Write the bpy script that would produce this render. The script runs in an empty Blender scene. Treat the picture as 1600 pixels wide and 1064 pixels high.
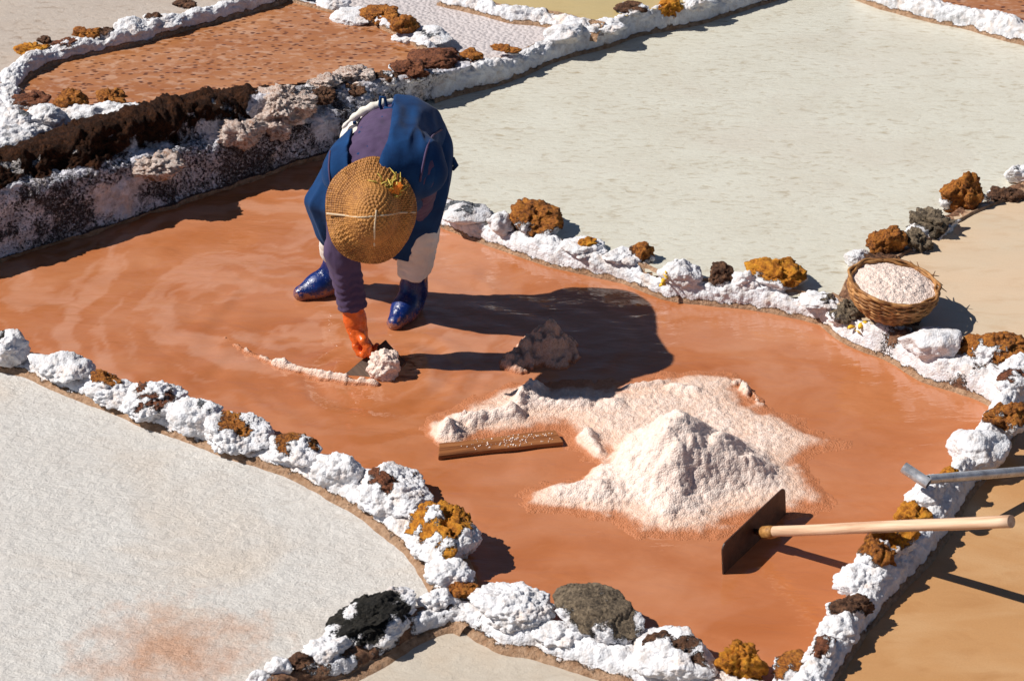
import bpy, bmesh, math, random
import numpy as np
from mathutils import Vector, Matrix

random.seed(7)
rng = np.random.default_rng(11)
SC = bpy.context.scene
COL = SC.collection

# ------------------------------------------------------------------ camera
IW, IH = 1600.0, 1064.0
CAM_H, PITCH, LENS = 4.5, math.radians(30.0), 80.0
FPX = IW * LENS / 36.0
CAM_Y = -CAM_H / math.tan(PITCH)
cam_d = bpy.data.cameras.new('camera')
cam = bpy.data.objects.new('camera', cam_d)
COL.objects.link(cam)
cam.location = (0, CAM_Y, CAM_H)
cam.rotation_euler = (math.pi / 2 - PITCH, 0, 0)
cam_d.lens = LENS
cam_d.sensor_width = 36.0
cam_d.clip_start = 0.1
cam_d.clip_end = 400.0
cam_d.dof.use_dof = True
cam_d.dof.focus_distance = 9.1
cam_d.dof.aperture_fstop = 9.0
SC.camera = cam

# ------------------------------------------------------------------ light
SUN_EL = math.radians(45.2)
SUN_AZ = math.radians(180.0)          # direction towards the sun in the ground plane, from +X
w = bpy.data.worlds.new('World')
SC.world = w
w.use_nodes = True
nt = w.node_tree
nt.nodes.clear()
out = nt.nodes.new('ShaderNodeOutputWorld')
bg = nt.nodes.new('ShaderNodeBackground')
sky = nt.nodes.new('ShaderNodeTexSky')
sky.sky_type = 'NISHITA'
sky.sun_disc = False
sky.sun_elevation = SUN_EL
sky.sun_rotation = math.pi / 2 - SUN_AZ
sky.altitude = 3300
sky.air_density = 1.0
sky.dust_density = 0.6
bg.inputs['Strength'].default_value = 0.05
nt.links.new(sky.outputs[0], bg.inputs['Color'])
nt.links.new(bg.outputs[0], out.inputs['Surface'])
sun_d = bpy.data.lights.new('sun', 'SUN')
sun_d.energy = 5.0
sun_d.angle = math.radians(0.5)
sun_d.color = (1.0, 0.955, 0.89)
sun = bpy.data.objects.new('sun', sun_d)
COL.objects.link(sun)
sun.location = (-6, 0, 6)
to_sun = Vector((math.cos(SUN_AZ) * math.cos(SUN_EL), math.sin(SUN_AZ) * math.cos(SUN_EL), math.sin(SUN_EL)))
sun.rotation_euler = to_sun.to_track_quat('Z', 'Y').to_euler()
SC.view_settings.view_transform = 'Standard'
SC.view_settings.look = 'None'
SC.view_settings.exposure = 0.20
SC.view_settings.gamma = 1.0
SC.view_settings.use_curve_mapping = False

# ------------------------------------------------------------------ placing points of the photograph in the world
CF = np.array([0, math.cos(PITCH), -math.sin(PITCH)])
CU = np.array([0, math.sin(PITCH), math.cos(PITCH)])
CP = np.array([0, CAM_Y, CAM_H])

def ray(x, y):
    return np.array([(x - IW / 2) / FPX, 0, 0]) + CU * ((IH / 2 - y) / FPX) + CF

def px(x, y, z=0.0):
    """point of the horizontal plane at height z that the photograph shows at (x, y)"""
    d = ray(x, y)
    t = (z - CAM_H) / d[2]
    return CP + d * t

def pv(x, y, Y):
    """point of the upright plane at world Y"""
    d = ray(x, y)
    t = (Y - CP[1]) / d[1]
    return CP + d * t

def scale_at(P):
    return FPX / float(np.dot(np.asarray(P) - CP, CF))

def to_px(P):
    Q = P - CP
    d = Q @ CF
    return IW / 2 + FPX * Q[..., 0] / d, IH / 2 - FPX * (Q @ CU) / d

# ------------------------------------------------------------------ numpy noise
def _hash(i, j, k, s=0):
    h = (i.astype(np.uint32) * np.uint32(374761393) + j.astype(np.uint32) * np.uint32(668265263)
         + k.astype(np.uint32) * np.uint32(2147483647 - 58) + np.uint32((s * 974711 + 12345) & 0xffffffff))
    h = (h ^ (h >> np.uint32(13))) * np.uint32(1274126177)
    h = (h ^ (h >> np.uint32(16))) * np.uint32(2246822519)
    h = h ^ (h >> np.uint32(15))
    return (h & np.uint32(0xffffff)).astype(np.float32) / np.float32(0xffffff)

def vnoise(P, s=0):
    P = np.asarray(P, np.float32)
    f = np.floor(P)
    i = f.astype(np.int64)
    t = P - f
    t = t * t * t * (t * (t * 6 - 15) + 10)
    r = 0
    for dx in (0, 1):
        wx = t[:, 0] if dx else 1 - t[:, 0]
        for dy in (0, 1):
            wy = t[:, 1] if dy else 1 - t[:, 1]
            for dz in (0, 1):
                wz = t[:, 2] if dz else 1 - t[:, 2]
                r = r + _hash(i[:, 0] + dx, i[:, 1] + dy, i[:, 2] + dz, s) * wx * wy * wz
    return r

def fbm(P, octs=4, s=0, gain=0.5):
    r, a, tot = 0, 1.0, 0
    P = np.asarray(P, np.float32)
    for o in range(octs):
        r = r + a * vnoise(P * (2.03 ** o) + 17.3 * o, s + o)
        tot += a
        a *= gain
    return r / tot                       # 0..1, mean .5

def worley(P, s=0):
    P = np.asarray(P, np.float32)
    f = np.floor(P)
    i = f.astype(np.int64)
    best = np.full(len(P), 9.0, np.float32)
    for dx in (-1, 0, 1):
        for dy in (-1, 0, 1):
            for dz in (-1, 0, 1):
                a, b, c = i[:, 0] + dx, i[:, 1] + dy, i[:, 2] + dz
                q = ((a + _hash(a, b, c, s) - P[:, 0]) ** 2 + (b + _hash(a, b, c, s + 1) - P[:, 1]) ** 2
                     + (c + _hash(a, b, c, s + 2) - P[:, 2]) ** 2)
                best = np.minimum(best, q)
    return np.sqrt(best).astype(np.float32)

def cells(P, s=0):
    """a random level per Voronoi cell: steps like broken stone"""
    P = np.asarray(P, np.float32)
    i = np.floor(P).astype(np.int64)
    best = np.full(len(P), 9.0, np.float32)
    lev = np.zeros(len(P), np.float32)
    for dx in (-1, 0, 1):
        for dy in (-1, 0, 1):
            for dz in (-1, 0, 1):
                a, b, c = i[:, 0] + dx, i[:, 1] + dy, i[:, 2] + dz
                q = ((a + _hash(a, b, c, s) - P[:, 0]) ** 2 + (b + _hash(a, b, c, s + 1) - P[:, 1]) ** 2
                     + (c + _hash(a, b, c, s + 2) - P[:, 2]) ** 2)
                m = q < best
                best = np.where(m, q, best)
                lev = np.where(m, _hash(a, b, c, s + 3), lev)
    return lev

def beads(P, s=0):
    """rounded grains, 0..1"""
    return np.clip(1 - (worley(P, s) / 0.78) ** 2, 0, 1)

def sstep(a, b, x):
    t = np.clip((x - a) / (b - a), 0, 1)
    return t * t * (3 - 2 * t)

# ------------------------------------------------------------------ mesh helpers
def mk_mesh(name, V, F, smooth=True, attrs=None):
    V = np.asarray(V, np.float32)
    F = np.asarray(F, np.int32)
    me = bpy.data.meshes.new(name)
    k = F.shape[1]
    me.vertices.add(len(V))
    me.vertices.foreach_set('co', V.ravel())
    me.loops.add(F.size)
    me.loops.foreach_set('vertex_index', F.ravel())
    me.polygons.add(len(F))
    me.polygons.foreach_set('loop_start', np.arange(0, F.size, k, dtype=np.int32))
    me.update(calc_edges=True)
    me.polygons.foreach_set('use_smooth', np.full(len(F), smooth, bool))
    for n, a in (attrs or {}).items():
        at = me.attributes.new(n, 'FLOAT', 'POINT')
        at.data.foreach_set('value', np.asarray(a, np.float32))
    me.update()
    return me

def link(name, me, mat=None, parent=None, loc=None):
    o = bpy.data.objects.new(name, me)
    COL.objects.link(o)
    if mat is not None:
        me.materials.clear()
        me.materials.append(mat)
    if loc is not None:
        o.location = loc
    if parent is not None:
        o.parent = parent
    return o

def tag(o, label=None, cat=None, group=None, kind=None):
    if label: o['label'] = label
    if cat: o['category'] = cat
    if group: o['group'] = group
    if kind: o['kind'] = kind
    return o

def grid_faces(n, m, wrap=False):
    """n rows of m points"""
    i = np.arange(n - 1)[:, None]
    j = np.arange(m if wrap else m - 1)[None, :]
    a = i * m + j
    b = i * m + (j + 1) % m
    return np.stack([a, b, b + m, a + m], -1).reshape(-1, 4)

def normals(V, F):
    n = np.zeros_like(V)
    p = V[F]
    fn = np.cross(p[:, 2] - p[:, 0], p[:, 3] - p[:, 1]) if F.shape[1] == 4 else np.cross(p[:, 1] - p[:, 0], p[:, 2] - p[:, 0])
    for c in range(F.shape[1]):
        np.add.at(n, F[:, c], fn)
    return n / np.maximum(np.linalg.norm(n, axis=1, keepdims=True), 1e-9)

def catmull(P, step):
    """resample a polyline (rows = points, any number of columns) as a smooth curve with an even step in the first two columns"""
    P = np.asarray(P, float)
    Q = np.vstack([2 * P[0] - P[1], P, 2 * P[-1] - P[-2]])
    outp = []
    for i in range(1, len(Q) - 2):
        t = np.linspace(0, 1, 24, endpoint=False)[:, None]
        a, b, c, d = Q[i - 1], Q[i], Q[i + 1], Q[i + 2]
        outp.append(0.5 * (2 * b + (c - a) * t + (2 * a - 5 * b + 4 * c - d) * t ** 2 + (3 * b - 3 * c + d - a) * t ** 3))
    outp.append(P[-1:])
    C = np.vstack(outp)
    L = np.concatenate([[0], np.cumsum(np.linalg.norm(np.diff(C[:, :2], axis=0), axis=1))])
    n = max(3, int(L[-1] / step))
    s = np.linspace(0, L[-1], n)
    return np.stack([np.interp(s, L, C[:, k]) for k in range(P.shape[1])], 1)

def tube(path, r, seg=8, caps=True):
    path = np.asarray(path, float)
    r = np.broadcast_to(np.asarray(r, float), (len(path),))
    T = np.gradient(path, axis=0)
    T /= np.maximum(np.linalg.norm(T, axis=1, keepdims=True), 1e-9)
    up = np.array([0, 0, 1.0]) if abs(T[:, 2]).max() < 0.95 else np.array([0, 1.0, 0.001])
    A = np.cross(T, up)
    A /= np.maximum(np.linalg.norm(A, axis=1, keepdims=True), 1e-9)
    B = np.cross(A, T)
    th = np.arange(seg) * 2 * math.pi / seg
    V = path[:, None] + r[:, None, None] * (A[:, None] * np.cos(th)[None, :, None] + B[:, None] * np.sin(th)[None, :, None])
    V = V.reshape(-1, 3)
    F = grid_faces(len(path), seg, True)
    if caps:
        nV = len(V)
        V = np.vstack([V, path[:1], path[-1:]])
        j = np.arange(seg)
        k = (j + 1) % seg
        c0 = np.stack([np.full(seg, nV), k, j, j], -1)
        e = (len(path) - 1) * seg
        c1 = np.stack([np.full(seg, nV + 1), e + j, e + k, e + k], -1)
        return V, F, np.vstack([c0[:, :3], c1[:, :3]])
    return V, F, None

class MB:
    """collects shapes for one mesh object"""
    def __init__(s):
        s.V, s.F, s.n = [], [], 0
    def add(s, V, F):
        s.V.append(np.asarray(V, float)); 
        F = np.asarray(F)
        if F.shape[1] == 3:
            s.F += [tuple(int(v) + s.n for v in f) for f in F]
        else:
            s.F += [tuple(int(v) + s.n for v in f) for f in F]
        s.n += len(V)
    def tube(s, path, r, seg=8):
        V, F, C = tube(path, r, seg)
        n0 = s.n
        s.add(V, F)
        s.F += [tuple(int(v) + n0 for v in f) for f in C]
    def build(s, name, mat, parent=None, loc=(0, 0, 0), smooth=True, bevel=0):
        me = bpy.data.meshes.new(name)
        V = np.vstack(s.V) - np.asarray(loc)
        me.from_pydata([tuple(v) for v in V], [], s.F)
        me.polygons.foreach_set('use_smooth', np.full(len(me.polygons), smooth, bool))
        me.update()
        o = link(name, me, mat, None, loc)
        if bevel:
            m = o.modifiers.new('bevel', 'BEVEL'); m.width = bevel; m.segments = 2; m.limit_method = 'ANGLE'
        if parent is not None:
            o.parent = parent
            o.location = Vector(loc) - parent.location
        return o

_ico = {}
def ico(sub):
    if sub not in _ico:
        bm = bmesh.new()
        bmesh.ops.create_icosphere(bm, subdivisions=sub, radius=1)
        V = np.array([v.co[:] for v in bm.verts], np.float32)
        F = np.array([[v.index for v in f.verts] for f in bm.faces], np.int32)
        bm.free()
        _ico[sub] = (V / np.linalg.norm(V, axis=1, keepdims=True), F)
    return _ico[sub]

def in_poly(X, Y, poly):
    poly = np.asarray(poly)
    ins = np.zeros(X.shape, bool)
    n = len(poly)
    for i in range(n):
        x0, y0 = poly[i][:2]
        x1, y1 = poly[(i + 1) % n][:2]
        if y0 == y1: continue
        c = ((y0 > Y) != (y1 > Y)) & (X < (x1 - x0) * (Y - y0) / (y1 - y0) + x0)
        ins ^= c
    return ins

def sd_poly(X, Y, poly):
    """signed distance to a polygon, negative inside"""
    poly = np.asarray(poly, float)
    d = np.full(X.shape, 1e9)
    n = len(poly)
    for i in range(n):
        a, b = poly[i][:2], poly[(i + 1) % n][:2]
        ex, ey = b[0] - a[0], b[1] - a[1]
        t = np.clip(((X - a[0]) * ex + (Y - a[1]) * ey) / max(ex * ex + ey * ey, 1e-9), 0, 1)
        d = np.minimum(d, np.hypot(X - a[0] - ex * t, Y - a[1] - ey * t))
    return np.where(in_poly(X, Y, poly), -d, d)

# ------------------------------------------------------------------ materials
class NB:
    def __init__(s, name):
        s.m = bpy.data.materials.new(name)
        s.m.use_nodes = True
        s.t = s.m.node_tree
        s.p = s.t.nodes['Principled BSDF']
        s.tc = s.t.nodes.new('ShaderNodeTexCoord')
    def L(s, a, b): s.t.links.new(a, b)
    def val(s, sock, v):
        if hasattr(v, 'is_output'): s.L(v, sock)
        else: sock.default_value = v
    def vec(s, scale=(1, 1, 1), rot=(0, 0, 0), src='Object'):
        mp = s.t.nodes.new('ShaderNodeMapping')
        mp.inputs['Scale'].default_value = scale
        mp.inputs['Rotation'].default_value = rot
        s.L(s.tc.outputs[src], mp.inputs['Vector'])
        return mp.outputs[0]
    def noise(s, scale, detail=4, rough=0.55, vec=None, dist=0.0):
        n = s.t.nodes.new('ShaderNodeTexNoise')
        n.inputs['Scale'].default_value = scale
        n.inputs['Detail'].default_value = detail
        n.inputs['Roughness'].default_value = rough
        n.inputs['Distortion'].default_value = dist
        s.L(vec if vec is not None else s.tc.outputs['Object'], n.inputs['Vector'])
        return n.outputs['Fac']
    def voro(s, scale, feature='F1', vec=None, smooth=0.3, rnd=1.0, outp='Distance'):
        n = s.t.nodes.new('ShaderNodeTexVoronoi')
        n.feature = feature
        n.inputs['Scale'].default_value = scale
        n.inputs['Randomness'].default_value = rnd
        if feature == 'SMOOTH_F1': n.inputs['Smoothness'].default_value = smooth
        s.L(vec if vec is not None else s.tc.outputs['Object'], n.inputs['Vector'])
        return n.outputs[outp]
    def ramp(s, fac, stops):
        r = s.t.nodes.new('ShaderNodeValToRGB')
        e = r.color_ramp.elements
        while len(e) < len(stops): e.new(0.5)
        for el, (p, c) in zip(e, stops):
            el.position = p
            el.color = (c, c, c, 1) if isinstance(c, (int, float)) else (*c, 1)
        s.L(fac, r.inputs[0])
        return r.outputs[0]
    def mix(s, fac, a, b, mode='MIX'):
        n = s.t.nodes.new('ShaderNodeMix')
        n.data_type = 'RGBA'
        n.blend_type = mode
        n.clamp_factor = True
        s.val(n.inputs[0], fac)
        for sock, v in ((n.inputs[6], a), (n.inputs[7], b)):
            if hasattr(v, 'is_output'): s.L(v, sock)
            else: sock.default_value = (*v, 1)
        return n.outputs[2]
    def math(s, op, a, b=0.0, c=None, clamp=False):
        n = s.t.nodes.new('ShaderNodeMath')
        n.operation = op
        n.use_clamp = clamp
        s.val(n.inputs[0], a); s.val(n.inputs[1], b)
        if c is not None: s.val(n.inputs[2], c)
        return n.outputs[0]
    def attr(s, name):
        n = s.t.nodes.new('ShaderNodeAttribute')
        n.attribute_name = name
        return n.outputs['Fac']
    def bump(s, h, strength, dist, normal=None):
        n = s.t.nodes.new('ShaderNodeBump')
        s.val(n.inputs['Strength'], strength)
        n.inputs['Distance'].default_value = dist
        s.L(h, n.inputs['Height'])
        if normal is not None: s.L(normal, n.inputs['Normal'])
        return n.outputs[0]
    def done(s, col, rough=0.8, normal=None, spec=0.4, coat=0.0):
        if hasattr(col, 'is_output'): s.L(col, s.p.inputs['Base Color'])
        else: s.p.inputs['Base Color'].default_value = (*col, 1)
        s.val(s.p.inputs['Roughness'], rough)
        s.p.inputs['Specular IOR Level'].default_value = spec
        if normal is not None: s.L(normal, s.p.inputs['Normal'])
        if coat:
            s.p.inputs['Coat Weight'].default_value = coat
            s.p.inputs['Coat Roughness'].default_value = 0.06
        return s.m

def rock_mat(name, ca, cb, cc, fine=1.0, salts=((0.52, 0.45, 0.41), (0.64, 0.62, 0.625), (0.735, 0.735, 0.765)), spec=0.3):
    """bare stone of three tones under a crust of white salt ('salt') and a film of pan mud ('mud')"""
    b = NB(name)
    n1 = b.noise(22, 6, 0.65)
    n2 = b.noise(90 * fine, 6, 0.75)
    pits = b.voro(70 * fine, 'F1')
    stone = b.ramp(b.math('ADD', b.math('MULTIPLY', n1, 0.45), b.math('MULTIPLY', n2, 0.55)),
                   [(0.38, cc), (0.49, cb), (0.60, ca)])
    grain = b.noise(260, 3, 0.7)
    saltc = b.ramp(b.noise(16, 6, 0.7), [(0.30, salts[0]), (0.44, salts[1]), (0.58, salts[-1])])
    mask = b.math('ADD', b.attr('salt'), b.math('MULTIPLY', b.math('SUBTRACT', b.math('ADD', b.math('MULTIPLY', grain, 0.5), b.math('MULTIPLY', b.noise(75, 4, 0.7), 0.5)), 0.5), 2.4))
    mask = b.ramp(mask, [(0.40, 0.0), (0.60, 1.0)])
    stain = b.ramp(b.noise(7, 5, 0.65), [(0.56, 0.0), (0.68, 0.55)])
    saltc = b.mix(stain, saltc, (0.60, 0.42, 0.29))
    col = b.mix(mask, stone, saltc)
    mudc = b.ramp(b.noise(40, 4, 0.6), [(0.35, (0.40, 0.225, 0.125)), (0.65, (0.62, 0.40, 0.255))])
    mud = b.ramp(b.math('ADD', b.attr('mud'), b.math('MULTIPLY', b.math('SUBTRACT', n2, 0.5), 0.8)), [(0.35, 0.0), (0.65, 1.0)])
    col = b.mix(mud, col, mudc)
    pop = b.math('POWER', b.voro(125, 'F1'), 2.0)
    hs = b.math('SUBTRACT', b.math('MULTIPLY', grain, 0.18), pop)
    nb = b.bump(b.math('MULTIPLY', hs, mask), 0.42, 0.006)
    hr = b.math('ADD', b.math('ADD', b.math('MULTIPLY', n2, 1.0), b.math('MULTIPLY', grain, 0.30)), b.math('MULTIPLY', pits, 0.35))
    nb = b.bump(b.math('MULTIPLY', hr, b.math('SUBTRACT', 1.0, mask)), 1.0, 0.016, nb)
    return b.done(col, 0.78, nb, spec)

M = {}
M['ochre'] = rock_mat('ochre_stone', (0.60, 0.235, 0.035), (0.40, 0.135, 0.024), (0.09, 0.030, 0.010))
M['bright'] = rock_mat('yellow_ochre_stone', (0.76, 0.35, 0.030), (0.58, 0.215, 0.018), (0.17, 0.048, 0.008), 0.6)
M['rust'] = rock_mat('rust_stone', (0.34, 0.125, 0.055), (0.20, 0.068, 0.032), (0.06, 0.022, 0.014))
M['brown'] = rock_mat('brown_stone', (0.24, 0.115, 0.058), (0.12, 0.055, 0.030), (0.035, 0.017, 0.011))
M['grey'] = rock_mat('grey_brown_stone', (0.33, 0.25, 0.165), (0.185, 0.138, 0.092), (0.045, 0.034, 0.026))
M['slate'] = rock_mat('slate_stone', (0.30, 0.32, 0.35), (0.18, 0.19, 0.21), (0.07, 0.075, 0.085))
M['black'] = rock_mat('black_stone', (0.040, 0.034, 0.026), (0.019, 0.017, 0.014), (0.008, 0.007, 0.006))
M['pink'] = rock_mat('pink_salt_stone', (0.84, 0.73, 0.66), (0.74, 0.58, 0.50), (0.36, 0.19, 0.12))
M['earth'] = rock_mat('ridge_earth', (0.42, 0.23, 0.13), (0.26, 0.125, 0.07), (0.09, 0.042, 0.026))
M['soil'] = rock_mat('dark_soil', (0.080, 0.028, 0.010), (0.034, 0.013, 0.006), (0.008, 0.004, 0.0025), salts=((0.34, 0.28, 0.25), (0.52, 0.47, 0.45)), spec=0.12)  # its salt flecks are greyed too, painting the bank's shade deeper
M['bank'] = rock_mat('bank_earth', (0.13, 0.085, 0.075), (0.075, 0.050, 0.048), (0.028, 0.018, 0.017), salts=((0.30, 0.27, 0.28), (0.46, 0.44, 0.47), (0.66, 0.65, 0.70)), spec=0.2)  # salt greyed here so the shaded face comes out darker

# pans ---------------------------------------------------------------
def water_mat():
    b = NB('muddy_brine')
    v = b.vec((1.0, 1.6, 1.0))
    sw = b.noise(1.6, 5, 0.55, v, 1.2)
    col = b.ramp(sw, [(0.30, (0.39, 0.122, 0.038)), (0.5, (0.445, 0.155, 0.058)), (0.70, (0.49, 0.195, 0.088))])
    fm = b.math('MULTIPLY', b.attr('film'), b.ramp(b.noise(7, 4, 0.6, b.vec((1, 2, 1))), [(0.3, 0.55), (0.7, 1.0)]))
    col = b.mix(fm, col, (0.60, 0.31, 0.20))  # pale sheen of the ripples painted into the colour along with silt
    v2 = b.vec((4.0, 11.0, 1.0))
    r1 = b.noise(1.0, 3, 0.5, v2, 0.8)
    v3 = b.vec((14.0, 36.0, 1.0))
    r2 = b.noise(1.0, 2, 0.5, v3, 0.4)
    h = b.math('ADD', b.math('MULTIPLY', r1, 1.0), b.math('MULTIPLY', r2, 0.22))
    nb = b.bump(h, 0.30, 0.022)
    return b.done(col, 0.05, nb, 0.75)
M['water'] = water_mat()

def speckled_brine():
    b = NB('speckled_brine')
    sw = b.noise(1.4, 4, 0.55, b.vec((1, 2.0, 1)), 0.8)
    col = b.ramp(sw, [(0.32, (0.33, 0.115, 0.036)), (0.5, (0.39, 0.155, 0.058)), (0.7, (0.47, 0.215, 0.10))])
    pale = b.ramp(b.noise(1.0, 4, 0.6, b.vec((15, 24, 1)), 0.5), [(0.50, 0.0), (0.64, 0.5)])
    col = b.mix(pale, col, (0.60, 0.38, 0.26))  # pale dashes painted in as reflections on the brine
    vv = b.vec((22, 36, 1))
    spots = b.ramp(b.voro(1.0, 'F1', vv), [(0.20, 1.0), (0.34, 0.0)])
    spots = b.math('MULTIPLY', spots, b.ramp(b.noise(2.2, 3, 0.6), [(0.36, 0.0), (0.5, 1.0)]))
    col = b.mix(spots, col, (0.12, 0.04, 0.016))
    nb = b.bump(b.noise(1.0, 3, 0.5, b.vec((10, 26, 1))), 0.3, 0.015)
    return b.done(col, 0.12, nb, 0.5)
M['brine'] = speckled_brine()

def pan_mat(name, base, dark, warm, streak=(13, 26), rough=0.35, relief=0.004, warm_at=(0.50, 0.75), crack=0.0, coarse=0.0, streak_amt=0.55, rip=0.3):
    """salt crust lying under or just above a film of brine"""
    b = NB(name)
    big = b.noise(1.1, 4, 0.6, b.vec((1, 1.7, 1)), 0.6)
    col = b.mix(b.ramp(big, [(warm_at[0], 0.0), (warm_at[1], 1.0)]), base, warm)
    sv = b.vec((streak[0], streak[1], 1))
    st = b.noise(1.0, 5, 0.62, sv, 0.5)
    mott = b.noise(4.0, 4, 0.6, b.vec((1, 2.0, 1)))
    cloud = b.ramp(b.noise(2.3, 6, 0.65, b.vec((1, 1.8, 1))), [(0.36, 0.30), (0.60, 0.0)])
    col = b.mix(cloud, col, tuple(0.55 * p + 0.45 * q for p, q in zip(base, dark)))
    s = b.ramp(b.math('ADD', b.math('MULTIPLY', st, 0.75), b.math('MULTIPLY', mott, 0.25)), [(0.30, 1.0), (0.47, 0.0)])
    col = b.mix(b.math('MULTIPLY', s, streak_amt), col, dark)
    fine = b.noise(150, 4, 0.7)
    col = b.mix(b.ramp(fine, [(0.35, 0.16), (0.6, 0.0)]), col, dark)
    h = b.math('ADD', b.math('MULTIPLY', st, 1.0), b.math('MULTIPLY', fine, 0.25))
    if crack:
        vm = b.t.nodes.new('ShaderNodeVectorMath'); vm.operation = 'ADD'
        wn = b.t.nodes.new('ShaderNodeTexNoise'); wn.inputs['Scale'].default_value = 14; wn.inputs['Detail'].default_value = 4
        b.L(b.tc.outputs['Object'], wn.inputs['Vector'])
        ws = b.t.nodes.new('ShaderNodeVectorMath'); ws.operation = 'SCALE'; ws.inputs['Scale'].default_value = 0.9
        b.L(wn.outputs['Color'], ws.inputs[0])
        b.L(b.vec((12, 17, 1), (0, 0, 0.45)), vm.inputs[0]); b.L(ws.outputs[0], vm.inputs[1])
        sep = b.t.nodes.new('ShaderNodeSeparateColor')
        b.L(b.voro(1.0, 'F1', vm.outputs[0], outp='Color'), sep.inputs[0])
        cw = b.noise(1.0, 6, 0.7, b.vec((16, 24, 1)))
        h = b.math('ADD', h, b.math('ADD', b.math('MULTIPLY', sep.outputs[0], 0.9 * crack), b.math('MULTIPLY', cw, 1.6 * crack)))
        col = b.mix(b.math('MULTIPLY', sep.outputs[1], 0.10), col, dark)
    if coarse:
        h = b.math('SUBTRACT', h, b.math('MULTIPLY', b.voro(46, 'F1'), 1.2 * coarse))
    nb = b.bump(h, 0.8, relief)
    return b, col, nb, rough

b, col, nb, r = pan_mat('crust_lower', (0.665, 0.64, 0.605), (0.47, 0.40, 0.34), (0.66, 0.565, 0.47), (8, 17), 0.40, 0.013, crack=1.0, streak_amt=0.28)
# rusty seep where mud has come up through the crust
tgt = px(268, 1010, 0.0)
g = b.t.nodes.new('ShaderNodeVectorMath'); g.operation = 'SUBTRACT'
b.L(b.tc.outputs['Object'], g.inputs[0]); g.inputs[1].default_value = tuple(tgt)
g2 = b.t.nodes.new('ShaderNodeVectorMath'); g2.operation = 'MULTIPLY'
b.L(g.outputs[0], g2.inputs[0]); g2.inputs[1].default_value = (1.0, 1.15, 1)
g3 = b.t.nodes.new('ShaderNodeVectorMath'); g3.operation = 'LENGTH'
b.L(g2.outputs[0], g3.inputs[0])
wob = b.math('ADD', g3.outputs['Value'], b.math('MULTIPLY', b.math('SUBTRACT', b.noise(9, 6, 0.7), 0.5), 0.75))
seep = b.ramp(wob, [(0.02, 0.75), (0.16, 0.45), (0.36, 0.0)])
M['crust_lower'] = b.done(b.mix(seep, col, (0.50, 0.235, 0.115)), r, nb, 0.35)

b, col, nb, r = pan_mat('crust_bottom', (0.56, 0.50, 0.42), (0.36, 0.28, 0.20), (0.55, 0.42, 0.30), (8, 17), 0.4, 0.008, crack=0.4, streak_amt=0.35)
M['crust_bottom'] = b.done(col, r, nb, 0.35)
b, col, nb, r = pan_mat('cream_pan', (0.655, 0.635, 0.545), (0.36, 0.28, 0.17), (0.62, 0.575, 0.49), (17, 42), 0.13, 0.005, streak_amt=0.8)
M['cream'] = b.done(col, r, nb, 0.45)
b, col, nb, r = pan_mat('tan_pan', (0.50, 0.27, 0.115), (0.36, 0.165, 0.058), (0.58, 0.36, 0.185), (6, 13), 0.14, 0.003, (0.45, 0.62), streak_amt=0.4)
M['tan'] = b.done(col, r, nb, 0.45)
b, col, nb, r = pan_mat('sand_pan', (0.67, 0.51, 0.355), (0.50, 0.32, 0.18), (0.62, 0.50, 0.36), (5, 16), 0.12, 0.003, (0.42, 0.6), streak_amt=0.5)
M['sand'] = b.done(col, r, nb, 0.45)
b, col, nb, r = pan_mat('mauve_pan', (0.60, 0.545, 0.54), (0.40, 0.33, 0.32), (0.62, 0.54, 0.50), (18, 30), 0.45, 0.008, coarse=1.0, streak_amt=0.3)
M['mauve'] = b.done(col, r, nb, 0.35)
b, col, nb, r = pan_mat('pale_pan', (0.54, 0.46, 0.39), (0.34, 0.25, 0.18), (0.55, 0.45, 0.36), (20, 30), 0.3, 0.008, streak_amt=1.0)
M['pale'] = b.done(col, r, nb, 0.4)
b, col, nb, r = pan_mat('straw_pan', (0.55, 0.42, 0.20), (0.42, 0.30, 0.12), (0.5, 0.4, 0.2), (6, 12), 0.14, 0.003)
M['straw_pan'] = b.done(col, r, nb, 0.45)
b = NB('open_ground')
M['ground'] = b.done(b.ramp(b.noise(1.5, 6, 0.6), [(0.35, (0.30, 0.18, 0.11)), (0.6, (0.52, 0.42, 0.34))]), 0.9, b.bump(b.noise(20, 6, 0.6), 0.6, 0.03))

def heap_mat():
    b = NB('harvested_salt')
    n = b.noise(60, 5, 0.65)
    fine = b.noise(330, 3, 0.7)
    dry = b.ramp(n, [(0.35, (0.73, 0.55, 0.465)), (0.6, (0.83, 0.695, 0.615))])
    wet = b.ramp(n, [(0.35, (0.68, 0.44, 0.32)), (0.65, (0.79, 0.59, 0.48))])
    muddy = b.ramp(n, [(0.35, (0.43, 0.145, 0.054)), (0.65, (0.49, 0.185, 0.082))])
    wt = b.math('ADD', b.attr('wet'), b.math('MULTIPLY', b.math('SUBTRACT', fine, 0.5), 0.55))
    col = b.mix(b.ramp(wt, [(0.22, 0.0), (0.52, 1.0)]), dry, wet)
    col = b.mix(b.ramp(wt, [(0.72, 0.0), (1.02, 1.0)]), col, muddy)
    pop = b.voro(150, 'SMOOTH_F1', smooth=0.2)
    nb = b.bump(b.math('SUBTRACT', b.math('MULTIPLY', fine, 0.6), pop), 0.6, 0.005)
    b.p.inputs['Subsurface Weight'].default_value = 0.0
    return b.done(col, 0.6, nb, 0.4)
M['heap'] = heap_mat()

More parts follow.
